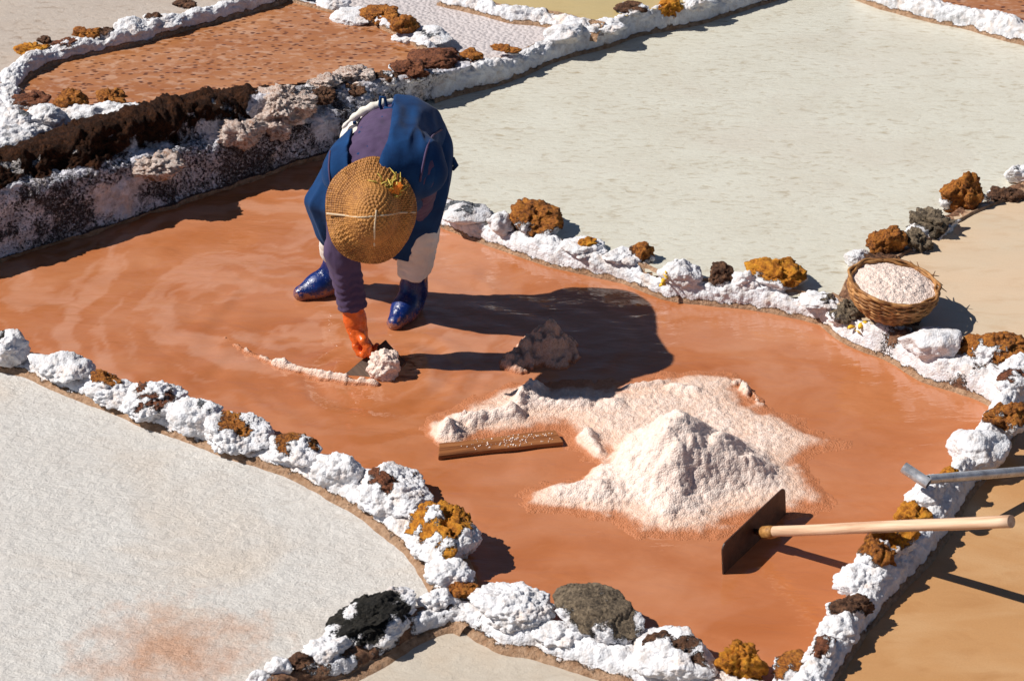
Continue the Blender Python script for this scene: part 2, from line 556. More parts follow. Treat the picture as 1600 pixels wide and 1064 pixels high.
def cloth_mat(name, a, c, weave=420, sheen=0.2, rough=0.9, fold=0.0):
    b = NB(name)
    n = b.noise(9, 5, 0.6)
    f = b.noise(weave, 2, 0.6)
    col = b.ramp(b.math('ADD', b.math('MULTIPLY', n, 0.7), b.math('MULTIPLY', f, 0.3)), [(0.35, a), (0.65, c)])
    h = b.math('ADD', b.math('MULTIPLY', f, 0.12), b.math('MULTIPLY', b.noise(26, 4, 0.6), 1.0))
    nb = b.bump(h, 0.35, 0.005)
    b.p.inputs['Sheen Weight'].default_value = sheen
    b.p.inputs['Sheen Roughness'].default_value = 0.5
    return b.done(col, rough, nb, 0.2)
M['navy'] = cloth_mat('navy_cloth', (0.0026, 0.022, 0.082), (0.0055, 0.048, 0.155), sheen=0.03)
M['purple'] = cloth_mat('purple_knit', (0.062, 0.038, 0.085), (0.094, 0.062, 0.125), sheen=0.05)
M['trouser'] = cloth_mat('white_trouser_cloth', (0.62, 0.56, 0.50), (0.78, 0.74, 0.69), sheen=0.0)
M['belt'] = cloth_mat('cream_belt_cloth', (0.62, 0.58, 0.50), (0.80, 0.76, 0.70), sheen=0.0)
b = NB('blue_rubber')
sp = b.ramp(b.noise(130, 2, 0.5), [(0.66, 0.0), (0.70, 1.0)])
c = b.ramp(b.noise(12, 4, 0.6), [(0.35, (0.002, 0.010, 0.075)), (0.65, (0.006, 0.028, 0.17))])
sxyz = b.t.nodes.new('ShaderNodeSeparateXYZ'); b.L(b.tc.outputs['Object'], sxyz.inputs[0])
splash = b.math('ADD', b.math('MULTIPLY', sxyz.outputs[2], -9.0), b.math('MULTIPLY', b.noise(45, 5, 0.7), 1.6))
splash = b.math('MULTIPLY', b.ramp(splash, [(0.40, 0.0), (0.62, 1.0)]), 0.8)
c = b.mix(splash, c, (0.40, 0.16, 0.075))
M['boot'] = b.done(b.mix(b.math('MULTIPLY', sp, 0.30), c, (0.25, 0.30, 0.42)), b.ramp(b.noise(25, 4, 0.6), [(0.4, 0.20), (0.7, 0.45)]), b.bump(b.noise(34, 5, 0.65), 0.6, 0.008), 0.45, 0.10)
b = NB('orange_rubber')
M['glove'] = b.done(b.ramp(b.noise(30, 5, 0.6), [(0.35, (0.62, 0.085, 0.008)), (0.7, (0.80, 0.15, 0.02))]), 0.32, b.bump(b.noise(55, 4, 0.6), 0.5, 0.006), 0.5)
b = NB('skin')
M['skin'] = b.done(b.ramp(b.noise(30, 4), [(0.3, (0.26, 0.125, 0.075)), (0.7, (0.33, 0.17, 0.105))]), 0.5, b.bump(b.noise(200, 3), 0.2, 0.002), 0.4)
b = NB('black_hair')
M['hair'] = b.done((0.012, 0.009, 0.008), 0.5, b.bump(b.noise(1, 4, 0.6, b.vec((300, 300, 20))), 0.6, 0.004), 0.4)
b = NB('woven_straw')
n = b.noise(70, 4, 0.65)
c = b.ramp(b.math('ADD', b.math('MULTIPLY', n, 0.5), b.math('MULTIPLY', b.attr('tone'), 0.5)), [(0.32, (0.040, 0.014, 0.005)), (0.50, (0.21, 0.078, 0.018)), (0.74, (0.50, 0.225, 0.055))])
M['straw'] = b.done(c, 0.62, b.bump(b.noise(1, 3, 0.6, b.vec((260, 260, 260))), 0.4, 0.003), 0.35)
b = NB('wicker')
c = b.ramp(b.math('ADD', b.math('MULTIPLY', b.noise(40, 4, 0.65), 0.6), b.math('MULTIPLY', b.attr('tone'), 0.4)), [(0.30, (0.13, 0.050, 0.016)), (0.5, (0.32, 0.145, 0.045)), (0.72, (0.52, 0.27, 0.10))])
M['wicker'] = b.done(c, 0.6, b.bump(b.noise(180, 3), 0.4, 0.003), 0.35)
b = NB('twine')
M['twine'] = b.done((0.60, 0.46, 0.31), 0.8, b.bump(b.noise(400, 2), 0.4, 0.002), 0.2)
def wood(name, a, c, d, along='X', rough=0.6):
    b = NB(name)
    s = {'X': (3, 60, 60), 'Y': (60, 3, 60)}[along]
    n = b.noise(1, 6, 0.6, b.vec(s), 0.6)
    col = b.ramp(n, [(0.3, a), (0.5, c), (0.7, d)])
    return b.done(col, rough, b.bump(n, 0.5, 0.003), 0.35)
M['wet_wood'] = wood('wet_brown_wood', (0.08, 0.026, 0.010), (0.26, 0.095, 0.033), (0.38, 0.16, 0.06), rough=0.35)
M['dark_wood'] = wood('dark_wet_wood', (0.03, 0.018, 0.012), (0.09, 0.05, 0.03), (0.15, 0.09, 0.055), rough=0.4)
M['pale_wood'] = wood('pale_handle_wood', (0.40, 0.22, 0.13), (0.66, 0.43, 0.28), (0.76, 0.55, 0.40), rough=0.55)
M['grey_wood'] = wood('grey_weathered_wood', (0.10, 0.075, 0.055), (0.22, 0.17, 0.135), (0.38, 0.32, 0.28), rough=0.8)
b = NB('rusty_iron')
M['iron'] = b.done(b.ramp(b.noise(30, 6, 0.65), [(0.35, (0.026, 0.011, 0.007)), (0.6, (0.060, 0.026, 0.015)), (0.78, (0.11, 0.048, 0.024))]), 0.5, b.bump(b.noise(90, 4, 0.6), 0.4, 0.003), 0.4)
b = NB('rusted_ferrule')
M['ferrule'] = b.done(b.ramp(b.noise(60, 5, 0.65), [(0.35, (0.22, 0.09, 0.02)), (0.65, (0.48, 0.24, 0.07))]), 0.6, b.bump(b.noise(120, 4, 0.6), 0.4, 0.003), 0.4)
b = NB('galvanised_steel')
M['steel'] = b.done(b.ramp(b.noise(24, 5, 0.6), [(0.35, (0.34, 0.34, 0.36)), (0.65, (0.66, 0.66, 0.68))]), b.ramp(b.noise(40, 5, 0.6), [(0.35, 0.22), (0.7, 0.48)]), b.bump(b.noise(140, 4), 0.2, 0.002), 0.5)
M['steel'].node_tree.nodes['Principled BSDF'].inputs['Metallic'].default_value = 0.5
b = NB('yellow_petal'); M['petal'] = b.done(b.ramp(b.noise(90, 3), [(0.35, (0.72, 0.38, 0.02)), (0.65, (0.85, 0.55, 0.05))]), 0.6)
b = NB('orange_petal'); M['orange_petal'] = b.done(b.ramp(b.noise(90, 3), [(0.35, (0.75, 0.16, 0.01)), (0.65, (0.85, 0.30, 0.02))]), 0.6)
b = NB('dry_stalk'); M['stalk'] = b.done(b.ramp(b.noise(60, 3), [(0.35, (0.36, 0.25, 0.03)), (0.65, (0.58, 0.44, 0.08))]), 0.6)
# ================================================================== the terraces
Z = dict(main=0.0, lower=-0.015, bottom=-0.03, right=0.12, sand=0.10, cream=0.07, mauve=0.15, brine=0.18, pale=0.20, straw=0.19, corner=0.12)

R = {}   # crest lines: x, y in the photograph, crest height, half width
R['lower'] = [(-160, 500, .06, .09), (-60, 528, .06, .09), (0, 548, .06, .09), (50, 562, .055, .07), (100, 580, .07, .085), (165, 602, .07, .09), (237, 632, .075, .09), (310, 658, .075, .085),
              (385, 688, .07, .08), (455, 712, .07, .075), (525, 745, .07, .08), (605, 785, .085, .10), (665, 830, .09, .11), (700, 880, .08, .10), (722, 935, .07, .08), (745, 958, .06, .07)]
R['bottom'] = [(722, 942, .05, .07), (790, 958, .09, .11), (870, 982, .09, .11), (940, 1000, .09, .11), (1030, 1032, .09, .12), (1110, 1052, .08, .11), (1170, 1068, .08, .10), (1260, 1085, .08, .09), (1330, 1110, .08, .09)]
R['fork'] = [(740, 944, .045, .05), (690, 946, .045, .055), (640, 958, .05, .07), (580, 985, .055, .085), (520, 1020, .05, .07), (470, 1042, .045, .055), (420, 1062, .04, .05), (340, 1090, .04, .05), (240, 1130, .04, .05)]
R['right'] = [(1225, 1110, .20, .085), (1268, 1040, .21, .08), (1305, 985, .22, .075), (1340, 925, .23, .08), (1375, 880, .24, .085), (1415, 835, .25, .09), (1455, 785, .25, .08), (1490, 735, .25, .075),
              (1525, 690, .25, .08), (1556, 645, .24, .08), (1578, 600, .22, .08), (1604, 565, .20, .09), (1650, 520, .19, .09)]
R['basket'] = [(1290, 472, .10, .05), (1340, 498, .12, .07), (1400, 515, .13, .08), (1455, 545, .135, .08), (1510, 562, .135, .08), (1560, 578, .15, .085), (1600, 590, .18, .09)]
R['middle'] = [(556, 226, .09, .07), (596, 262, .09, .075), (640, 296, .09, .075), (690, 316, .10, .08), (740, 334, .11, .08), (800, 356, .11, .075), (860, 376, .11, .075), (920, 394, .10, .06), (980, 408, .10, .06), (1040, 432, .10, .055),
               (1100, 438, .11, .06), (1170, 442, .115, .065), (1240, 456, .11, .065), (1290, 470, .11, .055), (1330, 488, .12, .06)]
R['stone'] = [(1320, 470, .12, .05), (1345, 425, .11, .055), (1385, 400, .105, .05), (1430, 378, .10, .045), (1470, 352, .10, .05), (1510, 330, .10, .05), (1560, 312, .10, .04), (1610, 285, .11, .06), (1680, 250, .12, .07), (1800, 200, .12, .07)]
R['upper'] = [(668, 118, .20, .085), (712, 108, .195, .075), (760, 98, .19, .07), (810, 82, .19, .065), (850, 64, .19, .065), (890, 48, .20, .075), (940, 40, .19, .06), (990, 22, .19, .055), (1050, 8, .20, .06), (1110, -6, .20, .06), (1200, -34, .2, .06), (1330, -75, .2, .06)]
R['pink'] = [(715, 110, .20, .07), (690, 88, .215, .08), (655, 62, .215, .075), (615, 40, .215, .075), (565, 22, .215, .07), (515, 8, .215, .07), (460, -6, .215, .07), (400, -26, .22, .07), (300, -60, .22, .07)]
R['back'] = [(-60, 150, .24, .08), (0, 128, .24, .10), (22, 105, .25, .075), (60, 84, .25, .07), (120, 66, .25, .065), (185, 50, .26, .07), (250, 32, .26, .065), (310, 16, .26, .06), (370, 0, .26, .06), (430, -18, .26, .06), (500, -40, .26, .06)]
R['west'] = [(-70, 235, .25, .11), (0, 210, .26, .12), (40, 185, .26, .11), (90, 170, .26, .10), (140, 168, .26, .09), (185, 166, .25, .08), (225, 160, .24, .07)]
R['west_link'] = [(8, 128, .23, .08), (0, 150, .23, .09), (10, 175, .23, .09), (30, 190, .24, .08)]
R['straw'] = [(690, -14, .22, .055), (750, 0, .22, .055), (800, 12, .225, .055), (850, 18, .22, .06), (900, 30, .215, .06), (940, 42, .20, .055)]
R['corner'] = [(1340, -34, .16, .07), (1400, -12, .16, .07), (1460, 4, .16, .065), (1520, 16, .16, .065), (1570, 26, .17, .075), (1630, 40, .17, .07), (1750, 70, .17, .07)]

# height and width of the embankment under the stones, against the crest lines above
RF = {'lower': (.38, .56, 4), 'bottom': (.36, .56, 6), 'fork': (.7, .75, 3), 'right': (.86, .76, 4), 'basket': (.80, .72, 0), 'middle': (.74, .62, 4), 'stone': (.95, .8, 0),
      'upper': (.96, .60, 0), 'pink': (.92, .52, 0), 'back': (.97, .66, 0), 'west': (.96, .85, 0), 'west_link': (1, .8, 0), 'straw': (.97, .7, 0), 'corner': (1, .75, 0)}

def crest(name, step=0.007, sl=None):
    pts = R[name][sl] if sl else R[name]
    fz, fw, drop = RF.get(name, (1, 1, 0))
    rows = [np.concatenate([px(x, y + drop, z * fz), [hw * fw]]) for x, y, z, hw in pts]
    return catmull(np.array(rows), step)

def ridge(name, zf, zb, label, salt=0.75, seed=0, mudh=0.018, lump=0.022, shared='salted_ridge', flare=None, mat='earth'):
    """an embankment swept along its crest line; zf, zb are the pan levels on the viewer's side and behind"""
    C = crest(name)
    flare = flare or (.85 if name in ('lower', 'bottom', 'fork') else .36)
    n = len(C)
    T = np.gradient(C[:, :2], axis=0)
    T /= np.linalg.norm(T, axis=1, keepdims=True)
    S = np.stack([T[:, 1], -T[:, 0]], 1)                       # sideways
    S[S[:, 1] > 0] *= 1
    flip = S[:, 1].mean() > 0
    if flip: S = -S                                             # u<0 .. -side is away, make u>0 the viewer's side
    m = 60
    u = np.linspace(-1 - flare, 1 + flare, m)
    au = np.abs(u)
    bump = np.where(au < 1, np.clip(1 - au ** 2.4, 0, 1) ** 0.62, 0)
    zs = np.where(u > 0, zf, zb)
    zs = zb + (zf - zb) * sstep(-0.9, 0.9, u)
    fl = np.where(au < 1, 0.014, 0.014 - 0.034 * ((au - 1) / flare) ** 2)
    hw = C[:, 3]
    along = np.arange(n) * 0.007
    q = np.stack([along * 6, np.full(n, seed * 3.1), np.zeros(n)], 1)
    hw = hw * (0.8 + 0.4 * fbm(q, 3, seed))
    side = S[:, None, :] * (u[None, :, None] * hw[:, None, None])
    V = np.zeros((n, m, 3))
    V[:, :, :2] = C[:, None, :2] + side
    wob = (fbm(np.stack([along * 9, np.full(n, 7.7 + seed), np.zeros(n)], 1), 3, seed + 5) - 0.5)
    top = C[:, 2] + wob * 0.05
    end = np.minimum(1, np.minimum(along, along[::-1]) / 0.03)
    V[:, :, 2] = (zs + fl)[None] + (top[:, None] - (zs + fl)[None]) * bump[None] * end[:, None]
    V = V.reshape(-1, 3)
    F = grid_faces(n, m)
    N = normals(V, F)
    if N[:, 2].mean() < 0:
        F = F[:, ::-1]; N = -N
    b = np.tile(bump, n)
    big = fbm(V * 11, 3, seed + 9) - 0.5
    zline = np.tile(zs, n)
    sm = fbm(V * 26, 3, seed + 3)
    hrel = (V[:, 2] - zline)
    sal = sstep(0.30, 0.70, fbm(V * 8, 4, seed + 21) + (salt - 0.5) * 1.1) * sstep(mudh * 0.4, mudh * 1.6, hrel + (sm - 0.5) * 0.03)
    w1 = beads(V * 50, seed + 31)
    w2 = beads(V * 95, seed + 37)
    V = V + N * (b * big * lump * 1.9 + (sm - 0.5) * 0.016 * (0.3 + b))[:, None]
    V = V + N * (sal * ((w1 - 0.4) * 0.008 + (w2 - 0.4) * 0.004))[:, None]
    mud = sstep(mudh * 1.5, mudh * 0.6, hrel + (sm - 0.5) * 0.03)
    org = V.mean(0); org[2] = min(zf, zb)
    me = mk_mesh(shared, V - org, F, True, {'salt': sal, 'mud': mud})
    o = link(shared, me, M[mat], None, org)
    return tag(o, label, 'ridge', 'salted ridges between the pans')

RIDGES = [
    ('lower', Z['lower'], Z['main'], 'long low salt ridge with tan foot bordering the pale crust at lower left', .9, 1),
    ('bottom', Z['bottom'], Z['main'], 'salt ridge along the near edge of the muddy pan, carrying the grey boulder', .85, 2),
    ('fork', Z['bottom'], Z['lower'], 'short spur of tan earth and salt carrying the black stone at the bottom', .55, 3),
    ('right', Z['right'], Z['main'], 'steep white wall of salt on the right that the wooden rake handle leans across', .95, 4),
    ('basket', Z['main'], Z['sand'], 'muddy ridge that carries the wicker basket and the big white rock', .72, 5),
    ('middle', Z['main'], Z['cream'], 'thin crusty ridge behind the person, along the near edge of the large cream pan', .85, 6),
    ('stone', Z['sand'], Z['cream'], 'low line of crust under the loose stones leading away behind the basket', .35, 7),
    ('upper', Z['cream'], Z['mauve'], 'white ridge along the far edge of the large cream pan', .9, 8),
    ('pink', Z['brine'], Z['mauve'], 'white ridge with a pinkish foot between the speckled brown pan and the mauve one', .85, 9),
    ('back', Z['brine'], Z['pale'], 'white ridge along the far side of the speckled brown pan', .92, 10),
    ('west', Z['pale'] - .02, Z['brine'], 'broad white salt ridge at the left end of the speckled brown pan', .95, 11),
    ('west_link', Z['pale'] - .02, Z['brine'], 'short white bank closing the rounded left corner of the speckled brown pan', .98, 12),
    ('straw', Z['mauve'], Z['straw'], 'small salted ridge at the top between the mauve pan and the straw coloured one', .8, 13),
    ('corner', Z['cream'], Z['corner'], 'white ridge cutting across the top right corner', .95, 14),
]
for nme, zf, zb, lab, sa, sd in RIDGES:
    ridge(nme, zf, zb, lab, sa, sd)

# the tall bank between the muddy pan and the speckled one ----------------------------------
def bank():
    base = [(-150, 452, -.05), (-40, 420, -.05), (20, 402, -.05), (150, 364, -.05), (240, 334, -.05), (320, 306, -.05), (400, 280, -.05), (480, 254, -.05), (545, 232, -.04), (600, 200, -.02), (650, 174, .0), (705, 146, .02), (740, 130, .04)]
    foot = [(-150, 436, .04), (-40, 404, .04), (20, 386, .04), (150, 348, .04), (240, 318, .04), (320, 291, .04), (400, 265, .04), (480, 240, .04), (545, 218, .045), (600, 188, .055), (650, 163, .075), (705, 137, .085), (740, 121, .095)]
    mid = [(-150, 352, .275), (-40, 322, .275), (20, 304, .275), (150, 276, .255), (240, 254, .235), (320, 238, .21), (400, 222, .18), (480, 202, .165), (545, 180, .165), (600, 156, .155), (650, 141, .15), (705, 122, .16), (740, 110, .16)]
    ledge = [(-150, 326, .315), (-40, 294, .32), (20, 278, .32), (150, 246, .30), (240, 224, .28), (320, 206, .26), (400, 192, .24), (480, 174, .22), (545, 155, .21), (600, 138, .20), (650, 128, .20), (705, 115, .20), (740, 104, .19)]
    top = [(-150, 280, .36), (-40, 255, .375), (20, 242, .38), (110, 212, .41), (200, 184, .42), (290, 158, .41), (390, 148, .36), (470, 140, .28), (545, 128, .24), (600, 122, .225), (650, 115, .22), (700, 108, .21), (735, 100, .20)]
    back = [(-150, 268, .17), (-40, 246, .17), (20, 236, .17), (110, 204, .17), (200, 180, .15), (290, 160, .15), (390, 146, .15), (470, 132, .15), (545, 117, .15), (600, 110, .15), (650, 104, .15), (700, 100, .15), (735, 94, .15)]
    nL = 420
    rails = []
    under = [(x, y + 18, -.09) for x, y, z in base]
    base = [(x, y, max(z, .0) + .006) for x, y, z in base]
    foot = [(x, y, z + .012) for x, y, z in foot]
    top = [(x, y, z - .035 * (z > .3)) for x, y, z in top]
    for rr in (under, base, foot, mid, ledge, top, back):
        c = catmull(np.array([px(x, y, z) for x, y, z in rr]), 0.004)
        idx = np.linspace(0, len(c) - 1, nL)
        rails.append(np.stack([np.interp(idx, np.arange(len(c)), c[:, k]) for k in range(3)], 1))
    A = np.array(rails)                                     # rails x nL x 3
    m = 130
    t = np.linspace(0, len(rails) - 1, m)
    out_ = np.zeros((m, nL, 3))
    for i, tt in enumerate(t):
        k = min(int(tt), len(rails) - 2)
        f = tt - k
        a = A[max(k - 1, 0)]; b_ = A[k]; c_ = A[k + 1]; d = A[min(k + 2, len(rails) - 1)]
        out_[i] = 0.5 * (2 * b_ + (c_ - a) * f + (2 * a - 5 * b_ + 4 * c_ - d) * f * f + (3 * b_ - 3 * c_ + d - a) * f ** 3)
    V = out_.reshape(-1, 3)
    F = grid_faces(m, nL)
    N = normals(V, F)
    if N[:, 2].mean() < 0:
        F = F[:, ::-1]; N = -N
    tr = np.repeat(t, nL) - 1
    sx = np.tile(np.linspace(0, 1, nL), m)                   # along
    u, v = to_px(V)
    lim = np.interp(sx, [0, .25, .45, .55, .62, 1], [2.6, 2.75, 2.95, 3.2, 4.3, 5])
    n8 = fbm(V * 9, 5, 77)
    soil = sstep(-0.12, 0.12, tr - lim + (n8 - 0.5) * 2.4)
    soil *= sstep(470, 400, u + (n8 - .5) * 120)
    sal = (1 - soil) * (.60 + .22 * sstep(0.50, 0.66, fbm(V * 7, 5, 78) + .10 * sstep(2.0, 2.6, tr)) - .13 * sstep(.52, .40, fbm(V * 5, 4, 99)))
    sal = np.maximum(sal, soil * sstep(0.62, 0.74, fbm(V * 14, 4, 79)) * 0.6 * (tr < 3.6))
    sal = sal * sstep(0.25, 0.7, tr + (n8 - .5))
    mud = sstep(.62, .25, tr + (n8 - .5) * .6) * 0.8
    lump = fbm(V * 12, 5, 81) - 0.5
    w1 = worley(V * 36, 82); w2 = worley(V * 75, 85)
    cr = (cells(V * 20 + n8[:, None] * 2, 201) - .5) * .022 + (cells(V * 48, 205) - .5) * .016 + (cells(V * 95, 209) - .5) * .008
    V = V + N * (lump * (0.045 + 0.05 * soil) + soil * (0.012 + cr * .7) + (1 - soil) * (cr * .25 + (beads(V * 60, 82) - .4) * .006 * sal))[:, None]
    org = V.mean(0); org[2] = 0
    # two pieces of one bank: the earth on top is another material
    fs = soil[F].mean(1) > 0.5
    root = None
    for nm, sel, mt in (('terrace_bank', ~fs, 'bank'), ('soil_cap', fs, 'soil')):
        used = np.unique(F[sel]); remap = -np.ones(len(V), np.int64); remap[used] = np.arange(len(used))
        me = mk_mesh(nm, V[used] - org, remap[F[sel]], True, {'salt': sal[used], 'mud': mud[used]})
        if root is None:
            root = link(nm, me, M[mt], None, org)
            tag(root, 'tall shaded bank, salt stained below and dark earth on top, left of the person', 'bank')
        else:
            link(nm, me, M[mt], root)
    return root
bank()

# ------------------------------------------------------------------ pans
def pan(name, poly, z, mat, res=0.03, fn=None, attrs=None):
    poly = np.array([p[:2] for p in poly])
    x0, y0 = poly.min(0); x1, y1 = poly.max(0)
    nx, ny = int((x1 - x0) / res) + 2, int((y1 - y0) / res) + 2
    gx, gy = np.meshgrid(x0 + np.arange(nx) * res, y0 + np.arange(ny) * res)
    V = np.stack([gx, gy, np.full(gx.shape, z)], -1).reshape(-1, 3)
    F = grid_faces(ny, nx)
    c = V[F].mean(1)
    F = F[in_poly(c[:, 0], c[:, 1], poly)]
    used = np.unique(F); remap = -np.ones(len(V), np.int64); remap[used] = np.arange(len(used))
    V = V[used]; F = remap[F]
    if fn is not None: V[:, 2] += fn(V)
    o = link(name, mk_mesh(name, V, F, True, attrs(V) if attrs else None), mat)
    return tag(o, kind='structure')

def line(name, rev=False, sl=None):
    c = crest(name, 0.05, sl)[:, :3]
    return list(c[::-1] if rev else c)

HAND = px(598, 588, 0)
def ripples(V):
    d = np.hypot(V[:, 0] - HAND[0], (V[:, 1] - HAND[1]))
    ang = np.arctan2(V[:, 1] - HAND[1], V[:, 0] - HAND[0])
    wv = fbm(V * 3.0, 3, 41) - 0.5
    ring = np.sin((d + wv * 0.14) * 46) * np.exp(-((d - 0.24) / 0.13) ** 2) * 0.0034
    far = np.sin((d + wv * 0.45) * 30) * np.exp(-((d - 0.75) / 0.40) ** 2) * 0.0020
    broad = (fbm(V * np.array([2.6, 5.5, 1]), 3, 43) - 0.5) * 0.010
    calm = sstep(0.5, 0.9, V[:, 0])
    return (ring + far + broad * (1 - 0.6 * calm))

def film(V):
    """pale silt with ripple sheen painted in, as curved bands round the person's feet, thinning towards the right"""
    c = px(545, 500, 0)
    dx, dy = V[:, 0] - c[0], (V[:, 1] - c[1]) * 1.25
    r = np.hypot(dx, dy); th = np.arctan2(dy, dx)
    wp = fbm(V * 2.2, 4, 301) - .5
    wq = fbm(V * 5.0, 4, 305) - .5
    n = len(V)
    p = fbm(np.stack([r * 8.5 + wp * 7, np.cos(th) * 1.6 + wq * 1.2, np.sin(th) * 1.6], 1), 4, 311)
    band = sstep(.49, .535, p) * .55 + sstep(.56, .59, p) * .35
    q = fbm(np.stack([V[:, 0] * 2.0 + wq, V[:, 1] * 6.0 + wp * 3, np.zeros(n)], 1), 5, 321)
    soft = sstep(.48, .62, q) * .5
    left = sstep(.35, -.25, V[:, 0])
    low = sstep(px(0, 660)[1], px(0, 560)[1], V[:, 1])
    return {'film': np.clip(band * left * (.35 + .65 * low) * .9 + soft * (1 - left * .6) * (.35 + .65 * low), 0, .9) * .68}

bank_line = [px(x, y, .0) for x, y in [(540, 222), (480, 240), (400, 268), (320, 290), (240, 320), (150, 348), (20, 385), (-40, 405), (-150, 440)]]
main_poly = line('lower') + line('bottom', sl=slice(1, -1)) + line('right', sl=slice(0, -2)) + line('basket', True) + line('middle', True, slice(0, -1)) + bank_line
pan('brine_pool', main_poly, Z['main'], M['water'], 0.0125, ripples, film)
pan('salt_crust_pan', line('lower', sl=slice(0, -1)) + line('fork', sl=slice(1, None)) + [px(100, 1220), px(-420, 1220), px(-520, 900), px(-420, 500)], Z['lower'], M['crust_lower'])
pan('salt_crust_pan', line('fork', True) + line('bottom') + [px(1330, 1230), px(240, 1230)], Z['bottom'], M['crust_bottom'])
pan('tan_brine_pan', line('right') + [px(2050, 480, .12), px(2100, 1230, .12), px(1200, 1230, .12)], Z['right'], M['tan'])
pan('sand_brine_pan', line('basket') + [px(1650, 540, .1), px(2050, 500, .1), px(2050, 160, .1)] + line('stone', True), Z['sand'], M['sand'])
pan('cream_brine_pan', line('middle') + line('stone') + [px(2050, 160, .07), px(2050, 120, .07)] + line('corner', True) + [px(1335, -60, .07)] + line('upper', True) + [px(600, 210, .07)], Z['cream'], M['cream'])
pan('mauve_salt_pan', line('upper', sl=slice(1, 8)) + line('straw', True) + [px(640, -120, .15), px(300, -120, .15)] + line('pink', True), Z['mauve'], M['mauve'])
pan('speckled_brine_pan', [px(x, y, .18) for x, y in [(735, 96), (700, 102), (600, 112), (470, 130), (390, 138), (290, 148), (200, 168), (60, 190), (5, 165), (10, 125)]] + line('back', sl=slice(1, None)) + [px(300, -60, .18)] + line('pink', True), Z['brine'], M['brine'], 0.02)
pan('pale_salt_pan', line('back') + [px(500, -140, .2), px(-500, -140, .2), px(-500, 200, .2)], Z['pale'], M['pale'])
pan('pale_salt_pan', line('west') + [px(30, 190, .18), px(0, 150, .18), px(-60, 150, .18), px(-400, 190, .18), px(-400, 330, .18), px(20, 262, .18), px(200, 190, .18)], Z['pale'] - .02, M['pale'])
pan('straw_brine_pan', line('straw') + line('upper', sl=slice(6, None)) + [px(1330, -160, .19), px(640, -160, .19)], Z['straw'], M['straw_pan'])
pan('tan_brine_pan', line('corner') + [px(1900, -20, .12), px(1900, -160, .12), px(1335, -160, .12)], Z['corner'], M['brine'])

gs = 60.0
g = mk_mesh('ground', [(-gs, -gs, -.3), (gs, -gs, -.3), (gs, gs * 2, -.3), (-gs, gs * 2, -.3)], [[0, 1, 2, 3]])
tag(link('ground', g, M['ground']), kind='structure')
# ================================================================== stones and salt lumps
def stone(kind, cx, cy, wpx, hpx, ang, zb, salt, name, label, group, depth=0.8, facets=9, rough=1.0, seed=0, pop=1.0, top=0.0):
    """a stone (or lump of salt) that shows wpx x hpx in the photograph, its foot at height zb; salt = share of it under the crust"""
    wpx, hpx = wpx * .93, hpx * (.88 if salt > .6 else .94)
    s0 = scale_at(px(cx, cy, zb + .03))
    th = math.asin(max(0.2, (CAM_H - zb) / np.linalg.norm(px(cx, cy, zb) - CP)))
    al = math.radians(ang)
    gx, gy = math.cos(al) / s0, -math.sin(al) / (s0 * math.sin(th))
    yaw = math.atan2(gy, gx)
    a = wpx / 2 * math.hypot(gx, gy)
    hp = hpx / 2 / s0
    c = min(depth * a, 0.82 * hp / math.sin(th))
    c = max(c, 0.35 * a)
    b_ = math.sqrt(max((hp ** 2 - (c * math.sin(th)) ** 2), (0.4 * hp) ** 2)) / math.cos(th)
    b_ = min(b_, 1.15 * max(a, c))
    zc = zb + b_ * 0.55
    org = px(cx, cy, zc)
    sub = 6 if wpx > 94 else (5 if wpx > 40 else 4)
    D, F = ico(sub)
    r_ = np.random.default_rng(1000 + seed)
    rad = np.full(len(D), 1.12, np.float32)
    for k in range(facets):
        n = r_.normal(size=3); n /= np.linalg.norm(n)
        dot = D @ n
        lim = r_.uniform(0.66, 0.98)
        rad = np.minimum(rad, np.where(dot > 0.05, lim / np.maximum(dot, 0.05), 9))
    rad *= 0.82 + 0.42 * fbm(D * 1.6 + seed * 5.1, 4, seed)
    rad = rad / np.percentile(rad, 75)
    V = D * rad[:, None] * np.array([a, c, b_])
    ca, sa = math.cos(yaw), math.sin(yaw)
    V = V @ np.array([[ca, sa, 0], [-sa, ca, 0], [0, 0, 1]])
    off = seed * 0.77
    W = V + off
    h = (V[:, 2] / b_ + 1) / 2
    n1 = fbm(W * 16, 4, seed + 3)
    n2 = fbm(W * 45, 4, seed + 5)
    # crust grows from the foot up; a few patches sit higher
    sal = sstep(-0.26, 0.26, salt * 1.5 - h * 1.0 + (n1 - 0.5) * 1.5 - 0.12) if salt < 0.99 else np.ones(len(V), np.float32)
    if salt <= 0.03: sal *= 0
    Nrm = V / np.maximum(np.linalg.norm(V, axis=1, keepdims=True), 1e-6)
    size = max(a, b_, c)
    k_ = min(1, size / .10)
    Wq = W + (n1 - .5)[:, None] * .03
    rel = ((cells(Wq * 17, seed + 8) - .5) * .026 * k_ + (cells(Wq * 42, seed + 61) - .5) * .015 + (cells(W * 95, seed + 66) - .5) * .006) * rough + (n2 - .5) * .014 * rough
    popc = (0.006 + (beads(W * 50, seed + 11) - .4) * 0.0125 + (beads(W * 98, seed + 15) - .4) * 0.0055) * pop + (n1 - .5) * .03
    V = V + Nrm * ((1 - sal) * rel + sal * popc)[:, None]
    mud = sstep(0.10, 0.02, h + (n2 - .5) * .2) * 0.8 * (zc - b_ < zb + .01)
    me = mk_mesh(name, V, F, True, {'salt': sal, 'mud': mud})
    o = link(name, me, M[kind], None, org)
    return tag(o, label, 'stone' if 'salt' not in name else 'salt lump', group)

